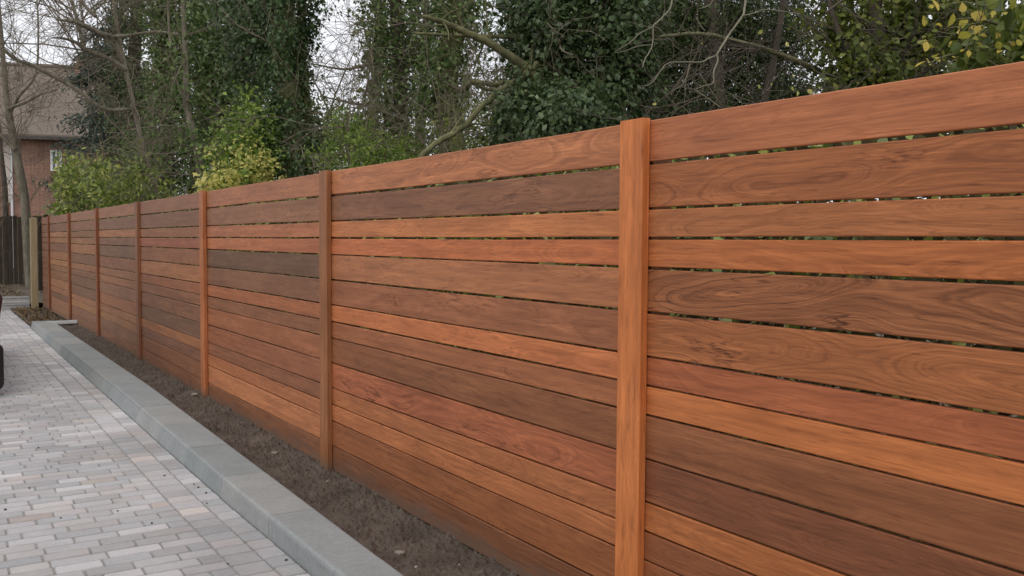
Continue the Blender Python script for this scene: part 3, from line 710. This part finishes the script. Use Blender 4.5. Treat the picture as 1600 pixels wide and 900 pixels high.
# 6 the big ivy trunk
t = tree(452, 12, 'thick trunk wholly wrapped in deep green ivy left of the bright green bush', 'ivy clad tree', 'ivy_tree')
mb = MB(); q = limb(mb, [(462, 520), (458, 380), (456, 250), (448, 120), (442, 0), (436, -180)], 12, [.22, .2, .19, .18, .17, .12]); 
limb(mb, [(484, 520), (482, 280), (480, 180), (470, 60), (478, -60)], 12.1, [.09, .08, .07, .06, .05])
mb.build('trunk', M['moss_bark'], t, True)
P, O = ivy_column(q[0], lambda t_: .36+.12*t_**2+.09*np.sin(t_*19), 600, 58, .08)
foliage('ivy', M['ivy_deep'], t, P, O, .046, .9)
mb = MB(); sprigs(mb, q[0][8:], q[1][8:], 24, 1.3, 2, 3, .2); mb.build('branches', M['twig'], t, True)
P, O = blob(at(385, 60, 12.6), (.5, .5, 1.0), 90, 34, .12); foliage('ivy_spray', M['ivy_dark'], t, P, O, .065, .6)

# 7 bright green bush
t = tree(560, 10, 'bright fresh green feathery bush just above the fence right of the thick ivy trunk', 'bush', 'green_bush')
mb = MB(); q = limb(mb, [(565, 520), (560, 380), (548, 260), (540, 190)], 10, [.04, .035, .02, .01]); sprigs(mb, q[0], q[1], 34, .9, 2, 4); mb.build('trunk', M['twig'], t, True)
P, O = blob(at(548, 245, 10), (.42, .4, .38), 90, 30, .06); P2, O2 = blob(at(600, 262, 10), (.4, .4, .28), 60, 28, .06); P3, O3 = blob(at(535, 195, 10.2), (.16, .2, .2), 18, 26, .05)
foliage('foliage', M['lime'], t, np.concatenate([P, P2, P3]), np.concatenate([O, O2, O3]), .038, -.3, .9, .45)
t = tree(700, 10.5, 'loose olive and green twiggy bush below the broken limbs', 'bush', 'green_bush')
mb = MB(); q = limb(mb, [(700, 520), (705, 380), (700, 260), (690, 200)], 10.5, [.04, .035, .02, .01]); sprigs(mb, q[0], q[1], 50, 1.3, 2, 4); mb.build('trunk', M['twig'], t, True)
P, O = blob(at(690, 235, 10.6), (.62, .5, .36), 75, 24, .09); P2, O2 = blob(at(775, 215, 10), (.5, .4, .32), 40, 24, .08)
foliage('foliage', M['olive'], t, np.concatenate([P, P2]), np.concatenate([O, O2]), .045, 0, .9, .45)

# 8 twiggy brown tree with ivy
t = tree(630, 14.5, 'brownish twiggy trunk thinly covered with ivy between two patches of sky', 'ivy clad tree', 'ivy_tree')
mb = MB(); q = limb(mb, [(630, 500), (632, 330), (628, 200), (624, 90), (618, 0), (610, -150)], 14.5, [.15, .14, .12, .11, .10, .07]); mb.build('trunk', M['dark_bark'], t, True)
mb = MB(); sprigs(mb, q[0][4:], q[1][4:], 60, 1.25, 2, 4, .1, .004)
limb(mb, [(630, 120), (590, 100), (540, 108), (490, 100)], 14.5, [.03, .025, .02, .012], 5); limb(mb, [(626, 200), (590, 170), (545, 160), (500, 150)], 14.4, [.03, .025, .02, .012], 5)
mb.build('branches', M['twig'], t, True)
P, O = ivy_column(q[0][6:], lambda t_: .24+.42*t_, 220, 34, .12); foliage('ivy', M['ivy'], t, P, O, .065, .7)
P, O = blob(at(575, 200, 14.5), (.5, .6, .5), 45, 26, .12); foliage('dead_leaves', M['grey_leaf'], t, P, O, .06, .6)

t = tree(520, 15.5, 'tangle of bare twigs in the sky gap right of the thick ivy trunk', 'thicket', 'bare_thicket')
mb = MB()
for px_ in (480, 505, 530, 560, 590): q = limb(mb, [(px_, 480), (px_+random.uniform(-10, 10), 330), (px_+random.uniform(-20, 20), 200), (px_+random.uniform(-45, 25), 80)], 15.5, [.04, .03, .02, .008], 5); sprigs(mb, q[0], q[1], 16, 1.3, 2, 4, .2, .004)
mb.build('branches', M['twig'], t, True)
P, O = blob(at(530, 235, 15.5), (1.0, .6, .55), 120, 26, .12); P2, O2 = blob(at(490, 190, 15.5), (.4, .4, .5), 40, 24, .1)
foliage('foliage', M['grey_leaf'], t, np.concatenate([P, P2]), np.concatenate([O, O2]), .06, .3)
t = tree(760, 16, 'low grey green thicket between the mossy trunk and the massive ivy tree', 'thicket', 'leafy_thicket')
mb = MB()
for px_ in (735, 765, 800): q = limb(mb, [(px_, 480), (px_+random.uniform(-10, 10), 330), (px_+random.uniform(-20, 20), 200), (px_+random.uniform(-25, 25), 90)], 16, [.04, .03, .02, .008], 5); sprigs(mb, q[0], q[1], 20, 1.3, 2, 4, .2, .004)
mb.build('branches', M['twig'], t, True)
P, O = blob(at(765, 190, 16), (.75, .6, .95), 110, 26, .12)
foliage('foliage', M['grey_leaf'], t, P, O, .06, .3)

# 9 mossy trunk
t = tree(712, 13, 'mossy yellow green trunk with a crooked limb in the middle of the background', 'tree', 'mossy_tree')
mb = MB(); q = limb(mb, [(716, 500), (714, 330), (706, 230), (698, 160), (700, 100), (712, 40), (716, -20), (722, -160)], 13, [.21, .2, .19, .18, .17, .16, .15, .1])
limb(mb, [(700, 145), (722, 140), (740, 128), (770, 132), (800, 127), (822, 122)], 13, [.05, .045, .04, .035, .03, .02], 6, 12)
limb(mb, [(738, 130), (765, 140), (790, 141)], 12.9, [.03, .025, .015], 5)
mb.build('trunk', M['moss_bark'], t, True)
P, O = ivy_column(q[0][14:], lambda t_: .3+.26*t_, 170, 34, .10); P2, O2 = ivy_column(q[0][6:16], lambda t_: .22+0*t_, 26, 26, .08)
foliage('ivy', M['ivy'], t, np.concatenate([P, P2]), np.concatenate([O, O2]), .062, .8)
mb = MB(); sprigs(mb, q[0], q[1], 22, 1.1, 2, 3, .1, .004); mb.build('branches', M['twig'], t, True)

# 10 the great ivy tree in the middle with broken limbs
t = tree(925, 9.2, 'massive dark ivy covered tree directly behind the tallest near post', 'ivy clad tree', 'ivy_tree')
mb = MB(); qa = limb(mb, [(925, 520), (930, 330), (950, 180), (968, 90), (962, 20), (955, -120)], 9.2, [.2, .19, .17, .14, .13, .1])
qb = limb(mb, [(900, 520), (890, 330), (872, 200), (862, 90), (855, 0), (850, -140)], 9.4, [.17, .16, .15, .13, .12, .09])
mb.build('trunk', M['dark_bark'], t, True)
P, O = ivy_column(qb[0], lambda t_: .50+.1*np.sin(t_*12), 540, 56, .08); P2, O2 = ivy_column(qa[0], lambda t_: .46+0*t_, 450, 56, .08)
P3, O3 = blob(at(840, 185, 8.9), (.42, .4, .42), 120, 40, .07); P4, O4 = blob(at(905, 195, 8.6), (.42, .4, .34), 110, 40, .07)
foliage('ivy', M['ivy_dark'], t, np.concatenate([P, P2, P3, P4]), np.concatenate([O, O2, O3, O4]), .049, .9, var=.45)
mb = MB(); qc = limb(mb, [(862, 165), (846, 136), (822, 106), (790, 84), (762, 66), (735, 53), (706, 40), (682, 31), (660, 26)], 9.1, [.05, .05, .046, .042, .036, .036, .03, .026, .016], 8, 8.6, .004)
qd = limb(mb, [(840, 100), (812, 122), (780, 142), (752, 168), (722, 198), (690, 218), (662, 240), (650, 262)], 9.0, [.035, .032, .03, .028, .028, .03, .026, .024], 7, 8.3, .004)
limb(mb, [(860, 55), (800, 57), (730, 56), (648, 52)], 9.3, [.03, .026, .02, .012], 6)
for q_ in (qc, qd): sprigs(mb, q_[0], q_[1], 12, .5, 1, 3, .2)
br = mb.build('broken_limb', M['moss_bark'], t, True)
mb = MB(); sprigs(mb, qb[0], qb[1], 40, 1.1, 2, 3, .1, .003); sprigs(mb, qa[0], qa[1], 30, 1.1, 2, 3, .1, .003); mb.build('branches', M['twig'], t, True)

# 11 dark evergreen, right of the great tree
t = tree(1130, 11, 'nearly black evergreen mass behind the pale forked branches', 'tree', 'evergreen_tree')
mb = MB(); q = limb(mb, [(1150, 520), (1140, 300), (1120, 150), (1110, 0), (1100, -160)], 11, [.13, .11, .09, .08, .05]); q2 = limb(mb, [(1145, 300), (1185, 190), (1215, 60), (1230, -60)], 11, [.07, .05, .04, .03]); mb.build('trunk', M['dark_bark'], t, True)
Pq, Oq = [], []
for c_, r_, n_ in (((1060, 40, 11.4), (.6, .7, .95), 210), ((1150, 60, 11.6), (.65, .7, 1.0), 220), ((1222, 50, 11.8), (.45, .7, .95), 120), ((1070, 175, 11.2), (.65, .6, .4), 120), ((1180, 165, 11.5), (.7, .6, .4), 110), ((1010, 90, 11), (.4, .5, .7), 110), ((1240, 160, 11.7), (.35, .5, .4), 40)):
    a_, b2_ = blob(at(*c_), r_, int(n_*1.35), 56, .12, .3); Pq.append(a_); Oq.append(b2_)
foliage('foliage', M['yew'], t, np.concatenate(Pq), np.concatenate(Oq), .05, .5, .8, .34)
mb = MB(); sprigs(mb, q[0], q[1], 40, 1.6, 2, 4, .1, .003); mb.build('branches', M['dark_twig'], t, True)

# 12 bare forked branches in front of it
t = tree(1330, 6.6, 'bare branched tree whose pale forked twigs hang over the near panels', 'tree', 'bare_tree', GA)
mb = MB(); q = limb(mb, [(1352, 620), (1350, 330), (1345, 180), (1340, 60), (1300, -60), (1220, -180)], 9.6, [.05, .045, .04, .035, .03, .025])
l1 = limb(mb, [(1345, 150), (1288, 116), (1250, 98), (1200, 78), (1150, 64), (1110, 55), (1080, 52), (1052, 55), (1032, 57)], 9.5, [.032, .03, .026, .022, .019, .017, .014, .013, .009], 7, 6.4, .002)

mb.build('trunk', M['moss_bark'], t, True)
mb = MB(); f1 = limb(mb, [(1262, -60), (1215, -66), (1172, -30), (1164, 10), (1160, 25), (1142, 50), (1128, 72), (1120, 86)], 6.6, [.017, .013, .010, .008, .0075, .007, .0068, .0065], 6, 6.1, .001)
limb(mb, [(1120, 86), (1106, 92), (1096, 97), (1075, 97), (1046, 98), (1034, 108), (1022, 126), (1010, 134), (1003, 133)], 6.1, [.0065, .0065, .006, .0055, .005, .0045, .004, .003, .002], 5, 6.0, .001)
limb(mb, [(1120, 86), (1121, 96), (1115, 112), (1114, 130), (1100, 134), (1086, 140)], 6.1, [.007, .006, .0055, .005, .004, .003], 5, 6.0, .001)
f2 = limb(mb, [(1172, -30), (1100, -40), (1056, -10), (1046, 15), (1030, 32), (1021, 42), (1019, 72), (1008, 92), (1004, 106)], 6.5, [.010, .009, .007, .006, .0055, .005, .0045, .004, .003], 5, 6.2, .001)
limb(mb, [(1021, 42), (1000, 52), (985, 66), (962, 80)], 6.3, [.005, .004, .004, .003], 5); limb(mb, [(1019, 70), (998, 72), (975, 80), (960, 82)], 6.3, [.004, .0035, .003, .002], 5)
limb(mb, [(1125, -30), (1113, 2), (1104, 10), (1091, 14)], 6.3, [.006, .005, .005, .003], 5); limb(mb, [(1160, 25), (1180, 20), (1200, 15), (1250, 22)], 6.3, [.005, .004, .004, .003], 5)
limb(mb, [(1088, 28), (1096, 42), (1102, 48)], 6.2, [.004, .004, .003], 5); limb(mb, [(1078, 100), (1072, 122), (1064, 134), (1050, 142)], 6.05, [.004, .0035, .003, .002], 5)
limb(mb, [(1085, 140), (1108, 155), (1126, 168)], 6.1, [.004, .0035, .003], 5)
mb.build('pale_twig', M['pale_twig'], t, True)
mb = MB()
for _ in range(42):
    c_ = at(random.uniform(1010, 1270), random.uniform(95, 230), random.uniform(6.4, 8.2)); branch(mb, c_, unit(rng.normal(size=3)+np.array([0, 0, .4])), random.uniform(.4, .9), .006, 2, .45, 0, 3, .002)
sprigs(mb, l1[0], l1[1], 14, .45, 1, 3, -.1)
mb.build('branches', M['dark_twig'], t, True)

# 13 broadleaf trees on the right with sky showing through
t = tree(1400, 8.6, 'olive green broadleaf tree with bright sky gaps above the right hand panel', 'tree', 'broadleaf_tree')
mb = MB(); q = limb(mb, [(1400, 620), (1395, 330), (1385, 180), (1370, 40), (1350, -120)], 8.8, [.11, .1, .08, .07, .04])
qa = limb(mb, [(1392, 200), (1440, 110), (1480, 20), (1510, -80)], 8.8, [.05, .04, .03, .02]); qb = limb(mb, [(1388, 170), (1330, 90), (1300, 20), (1290, -60)], 8.8, [.05, .035, .03, .02])
qc = limb(mb, [(1290, 20), (1306, 8), (1326, -8)], 7.6, [.012, .01, .008])
mb.build('trunk', M['dark_bark'], t, True)
mb = MB()
for q_ in (q, qa, qb): sprigs(mb, q_[0], q_[1], 20, 1.2, 2, 3, .2, .003)
mb.build('branches', M['dark_twig'], t, True)
Pq, Oq = [], []
for c_, r_, n_ in (((1320, 30, 9), (.45, .6, .55), 30), ((1345, 120, 8.8), (.48, .55, .42), 52), ((1440, 45, 9), (.62, .6, .6), 72), ((1430, 140, 9), (.5, .5, .28), 40), ((1385, 80, 9.3), (.5, .5, .7), 56), ((1530, 10, 9.2), (.5, .6, .5), 40), ((1540, 110, 9.2), (.45, .5, .25), 24), ((1380, -110, 9.2), (1.4, .8, .6), 90), ((1560, -110, 9.2), (.9, .8, .6), 40)):
    a_, b2_ = blob(at(*c_), r_, int(n_*1.2), 40, .085, .25); Pq.append(a_); Oq.append(b2_)
foliage('foliage', M['olive'], t, np.concatenate(Pq), np.concatenate(Oq), .064, .3, .9, .62)
t = tree(1660, 5.2, 'small tree with large yellow and green autumn leaves at the right edge', 'tree', 'yellow_leaf_tree')
mb = MB(); q = limb(mb, [(1660, 620), (1655, 330), (1640, 160), (1620, 20), (1610, -120)], 5.4, [.05, .045, .035, .03, .02])
qa = limb(mb, [(1640, 160), (1590, 120), (1540, 90), (1490, 85), (1450, 100)], 5.3, [.015, .012, .009, .007, .004], 5, 5.0); qb = limb(mb, [(1625, 60), (1580, 45), (1530, 30), (1495, 30)], 5.3, [.012, .01, .007, .004], 5, 5.0)
sprigs(mb, q[0], q[1], 16, .6, 1); sprigs(mb, qa[0], qa[1], 14, .3, 1); mb.build('trunk', M['moss_bark'], t, True)
Pq, Oq = [], []
for c_, r_, n_ in (((1560, 75, 5.2), (.24, .2, .13), 9), ((1590, 35, 5.2), (.16, .2, .16), 8), ((1510, 85, 5.1), (.13, .1, .06), 4), ((1600, 85, 5.1), (.1, .1, .1), 6)):
    a_, b2_ = blob(at(*c_), r_, n_, 9, .05, .2); Pq.append(a_); Oq.append(b2_)
foliage('green_leaves', M['olive'], t, np.concatenate(Pq), np.concatenate(Oq), .075, .3, .8, .66, True)
Pq = np.array([at(x, y, 4.9)+rng.normal(size=3)*.01 for x, y in ((1524, 38), (1492, 66), (1515, 76), (1447, 96), (1468, 92), (1504, 60), (1575, 24), (1588, 62), (1596, 44), (1592, 72), (1560, 66), (1580, 82), (1598, 86), (1545, 22))]+[at(random.uniform(1440, 1640), random.uniform(10, 105), random.uniform(4.9, 6.2)) for _ in range(70)])
foliage('yellow_leaves', M['autumn'], t, Pq, np.tile(-_f, (len(Pq), 1))+rng.normal(size=(len(Pq), 3))*.8, .056, .25, .85, .6, True, .35)
Pq = [at(x, y, 6.9) for x, y in ((1186, 132), (1206, 133), (1192, 47), (1236, 140), (1246, 142), (1262, 139), (1274, 146), (1282, 138), (1040, 140), (1026, 162), (1238, 115), (1228, 66), (1097, 66))]
foliage('small_yellow_leaves', M['yellow'], t, np.array(Pq), np.tile(-_f, (len(Pq), 1)), .034, .3, .8, .6, True)

# 14 further trees closing the view, each its own tree
far = [(405, 24, .8, '', 'ivy'), (372, 24, 1.0, '', 'ivy_dark'), (588, 21, .5, '', 'grey_leaf'), (662, 24, .8, '', 'ivy_dark'), (815, 17, .55, '', 'ivy_dark'), (1000, 16, 1.1, '', 'yew')]
flab = ['distant green tree seen between the big ivy trunk and the yellow shrub', 'dark distant tree right behind the yellow green shrub', 'thin distant tree behind the bright green bush', 'dark distant tree between the brownish trunk and the mossy trunk', 'distant dark tree left of the massive ivy tree', 'distant evergreen behind the massive ivy tree']
for (px, d, rad, _, mt), lb in zip(far, flab):
    t = tree(px, d, lb, 'tree', 'distant_tree', 'distant trees closing the woodland')
    mb = MB(); q = limb(mb, [(px, 470), (px+4, 330), (px-6, 200), (px+5, 80), (px, -60)], d, [.16, .15, .13, .11, .07], 6); mb.build('trunk', M['dark_bark'], t, True)
    mb = MB(); sprigs(mb, q[0], q[1], 34, 1.9, 2, 4, .2, .006); mb.build('branches', M['twig'], t, True)
    P, O = ivy_column(q[0][3:], lambda t_, r_=rad: r_*(1.2-.7*t_), int(150*rad+60), 34, .15); foliage('foliage', M[mt], t, P, O, .10, .4)
# low woodland behind everything, reads as one mass
Pq, Oq = [], []
for k in range(46):
    px = random.uniform(60, 1650); d = random.uniform(26, 42); hh = random.uniform(1.6, 3.4)*(.75 if px > 1250 or px < 180 else 1)
    c_ = ground_pt(px, d); c_[2] = hh*.5; a_, b2_ = blob(c_, (1.8, 1.8, hh*.6), 46, 22, .3, .4); Pq.append(a_); Oq.append(b2_)
wd = foliage('far_woodland', M['grey_leaf'], None, np.concatenate(Pq), np.concatenate(Oq), .17, .3)
tag(wd, 'low grey green woodland in the far distance behind all the trees', 'woodland', kind='stuff')
# undergrowth pressed close behind the fence, seen through the gaps
n_ = 30000; X_ = rng.uniform(.3, 1.5, n_); Pq = np.stack([X_, rng.uniform(-.5, 20.5, n_), rng.random(n_)**.8*(1.76+.15*X_)], 1)
keep = vnoise(Pq[:, 1]*2.2, Pq[:, 2]*3)+.3*rng.random(len(Pq)) > .45
Pq = Pq[keep]; und = foliage('undergrowth', M['laurel'], None, Pq, np.tile(np.array([-1., 0, .3]), (len(Pq), 1)), .055, .2, .9, .5)
tag(und, 'yellow green undergrowth growing close behind the fence and glimpsed through its gaps', 'undergrowth', kind='stuff')
n_ = 110000; X_ = rng.uniform(.6, 3.6, n_); Pq = np.stack([X_, rng.uniform(-3, 22, n_), rng.random(n_)**.75*(1.72+.17*X_)], 1)
un2 = foliage('dark_brambles', M['bramble'], None, Pq, rng.normal(size=Pq.shape), .075, .2, .9, .6)
tag(un2, 'brownish brambles and ivy filling the ground behind the fence', 'undergrowth', kind='stuff')
# brown leaf litter on the soil at the far end
n_ = 700; Pq = np.stack([rng.uniform(-.56, -.0, n_), rng.uniform(17.0, 21.1, n_), rng.uniform(-.05, -.02, n_)], 1)
Pb = np.stack([rng.uniform(-5, -.2, 2600), rng.uniform(21.6, 27, 2600), rng.uniform(.1, .24, 2600)], 1)
ll = foliage('fallen_leaves', M['dead'], None, np.concatenate([Pq, Pb]), np.tile(np.array([0, 0, 1.]), (n_+2600, 1)), .045, .0, .8, .6)
tag(ll, 'brown fallen leaves scattered at the far end of the driveway', 'leaf litter', kind='stuff')

# ------------------------------------------------------------------ small bits on the bed and the paving
def lump(r, sq=.6):
    mb = MB(); n, m = 7, 5; V = []; 
    for i in range(m):
        ph = -math.pi/2+math.pi*i/(m-1)
        for j in range(n):
            th = 2*math.pi*j/n; k = r*(1+random.uniform(-.25, .25)); V.append((k*math.cos(ph)*math.cos(th), k*math.cos(ph)*math.sin(th)*.8, k*math.sin(ph)*sq))
    F = [(i*n+j, i*n+(j+1) % n, (i+1)*n+(j+1) % n, (i+1)*n+j) for i in range(m-1) for j in range(n)]
    mb.add(V, F); return mb
M['stone'] = simple('pale_stone', (.42, .40, .36), (.62, .60, .55), 30, .8, .2, .002)
M['crumb'] = simple('soil_crumb', (.03, .025, .02), (.09, .075, .06), 40, .95, .4, .003)
M['tan_stone'] = simple('tan_stone', (.22, .18, .14), (.34, .29, .24), 30, .85, .3, .003)
def on_soil(px, py, z=.0):
    v = (px-800)/CF*_r-(py-450)/CF*_u+_f; k = (z-CAM[2])/v[2]; return CAM+v*k
peb = [(511, 757, .011, 'stone', 'pale chip lying on the soil just in front of the second post'), (403, 733, .008, 'stone', 'tiny white chip on the soil beside the kerb'), (650, 890, .008, 'stone', 'small white chip on the soil close to the near kerb corner'), (717, 888, .006, 'stone', 'tiny white chip on the soil near the foot of the nearest full panel'), (625, 868, .028, 'tan_stone', 'flat tan stone half buried in the near soil'), (430, 710, .024, 'tan_stone', 'flat tan pebble half buried in the soil'), (305, 628, .03, 'tan_stone', 'tan clod on the soil below the third post')]
for px, py, r, mt, lb in peb:
    p = on_soil(px, py, -.012); o = lump(r, .45).build('pebble', M[mt], None, True); zz = float(soil_z(np.array([p[0]]), np.array([p[1]]))[0]); o.location = (p[0], p[1], zz+r*.2)
    tag(o, lb, 'pebble', 'pebbles on the soil bed')
crumbs = [(95, 810), (174, 625), (310, 762), (303, 757), (323, 787), (375, 797), (46, 763), (8, 797), (184, 799), (80, 730), (257, 744), (322, 771), (356, 882), (447, 876), (22, 580), (60, 700), (237, 818)]
for i, (px, py) in enumerate(crumbs):
    p = on_soil(px, py, -.079); o = lump(random.uniform(.005, .009), .6).build('soil_crumb', M['crumb'], None, True); o.location = (p[0], p[1], -.076)
    tag(o, 'tiny dark crumb of soil lying on the pale block paving', 'soil crumb', 'soil crumbs on the paving')

# ------------------------------------------------------------------ parked car, only its rear corner reaches the picture
cpaint, cn_, cb_, co_ = newmat('dark_car_paint'); cb_.inputs['Base Color'].default_value = (.028, .02, .026, 1); cb_.inputs['Roughness'].default_value = .25; cb_.inputs['Coat Weight'].default_value = .6
M['rubber'] = simple('black_rubber', (.015, .015, .015), (.03, .03, .03), 20, .8, 0); M['trim'] = simple('black_plastic', (.02, .018, .02), (.035, .03, .033), 20, .55, 0)
rl, rn_, rb_, ro_ = newmat('red_lamp_lens'); rb_.inputs['Base Color'].default_value = (.3, .01, .01, 1); rb_.inputs['Roughness'].default_value = .15
M['alloy'] = simple('alloy_rim', (.35, .35, .36), (.45, .45, .46), 20, .35, 0)
CXC, CY0, CL, HW = -2.318, 9.62, 4.2, .875
car = empty('parked_car', (CXC, CY0+CL/2, -.08), 'dark parked car of which only the rear corner shows at the left edge', 'car')
def loft(mb, secs):
    n = len(secs[0]); v = [q for s_ in secs for q in s_]
    mb.add(v, [(k*n+i, k*n+(i+1) % n, (k+1)*n+(i+1) % n, (k+1)*n+i) for k in range(len(secs)-1) for i in range(n)]+[tuple(range(n))[::-1], tuple((len(secs)-1)*n+i for i in range(n))])
def csec(y, hw, z0, z1, r=.12, z0w=.93):
    pts = []
    for (cx_, cz_, a0) in ((1, 1, 0), (-1, 1, 90), (-1, -1, 180), (1, -1, 270)):
        for a in (0, 30, 60, 90):
            th = math.radians(a0+a); w_ = hw if cz_ > 0 else hw*z0w
            pts.append((CXC+cx_*(w_-r)+r*math.cos(th), CY0+y, (z1-r if cz_ > 0 else z0+r)+r*math.sin(th)))
    return pts
mb = MB(); loft(mb, [csec(0.02, HW-.16, .36, .80, .1), csec(.05, HW-.02, .36, .86, .07), csec(.10, HW+.004, .36, .9, .07), csec(.9, HW, .16, .93), csec(2.6, HW, .16, .92), csec(3.3, HW, .2, .86), csec(3.9, HW-.04, .22, .76), csec(4.15, HW-.16, .28, .62, .1)]); body = mb.build('body', cpaint, car, True)
mb = MB(); loft(mb, [csec(.18, HW-.2, .85, .95, .04), csec(.4, HW-.13, .85, 1.28), csec(.75, HW-.11, .85, 1.42), csec(1.9, HW-.11, .85, 1.44), csec(2.5, HW-.13, .85, 1.28), csec(3.1, HW-.2, .85, .95, .04)]); mb.build('cabin', cpaint, car, True)
mb = MB(); loft(mb, [csec(-.02, HW-.22, .06, .38, .07, 1), csec(.03, HW-.06, .0, .41, .06, 1), csec(.1, HW, -.02, .415, .06, 1), csec(.35, HW+.005, .0, .40, .06, 1)]); mb.build('bumper', M['trim'], car, True)
for sx in (-1, 1):
    mb = MB(); X = CXC+sx*(HW-.105)
    mb.add([(X, CY0+.55, .97), (X, CY0+.85, 1.34), (X, CY0+2.05, 1.34), (X, CY0+2.55, .97), (X+sx*.012, CY0+.55, .97), (X+sx*.0, CY0+.85, 1.33), (X, CY0+2.05, 1.33), (X+sx*.012, CY0+2.55, .97)], [(0, 1, 2, 3), (4, 7, 6, 5), (0, 4, 5, 1), (1, 5, 6, 2), (2, 6, 7, 3), (3, 7, 4, 0)]); mb.build('side_window', M['glass'], car)
    mb = MB(); mb.box(CXC+sx*(HW-.17)-.09, CXC+sx*(HW-.17)+.09, CY0-.004, CY0+.1, .60, .76); mb.build('tail_light', rl, car, bevel=.02)
    for yy in (.75, 3.35):
        mb = MB(); xw = CXC+sx*(HW-.1); mb.tube([(xw-.1, CY0+yy, .23), (xw-.08, CY0+yy, .23), (xw+.08, CY0+yy, .23), (xw+.1, CY0+yy, .23)], [.28, .31, .31, .28], 28); wh = mb.build('wheel', M['rubber'], car, True)
        mb = MB(); mb.tube([(xw+sx*.09, CY0+yy, .23), (xw+sx*.108, CY0+yy, .23)], [.2, .17], 20); mb.build('rim', M['alloy'], wh, False)
mb = MB(); mb.add([(CXC-.6, CY0+.26, 1.0), (CXC+.6, CY0+.26, 1.0), (CXC+.55, CY0+.39, 1.25), (CXC-.55, CY0+.39, 1.25), (CXC-.6, CY0+.30, 1.0), (CXC+.6, CY0+.30, 1.0), (CXC+.55, CY0+.43, 1.25), (CXC-.55, CY0+.43, 1.25)], [(0, 1, 2, 3), (7, 6, 5, 4), (0, 4, 5, 1), (1, 5, 6, 2), (2, 6, 7, 3), (3, 7, 4, 0)]); mb.build('rear_window', M['glass'], car)
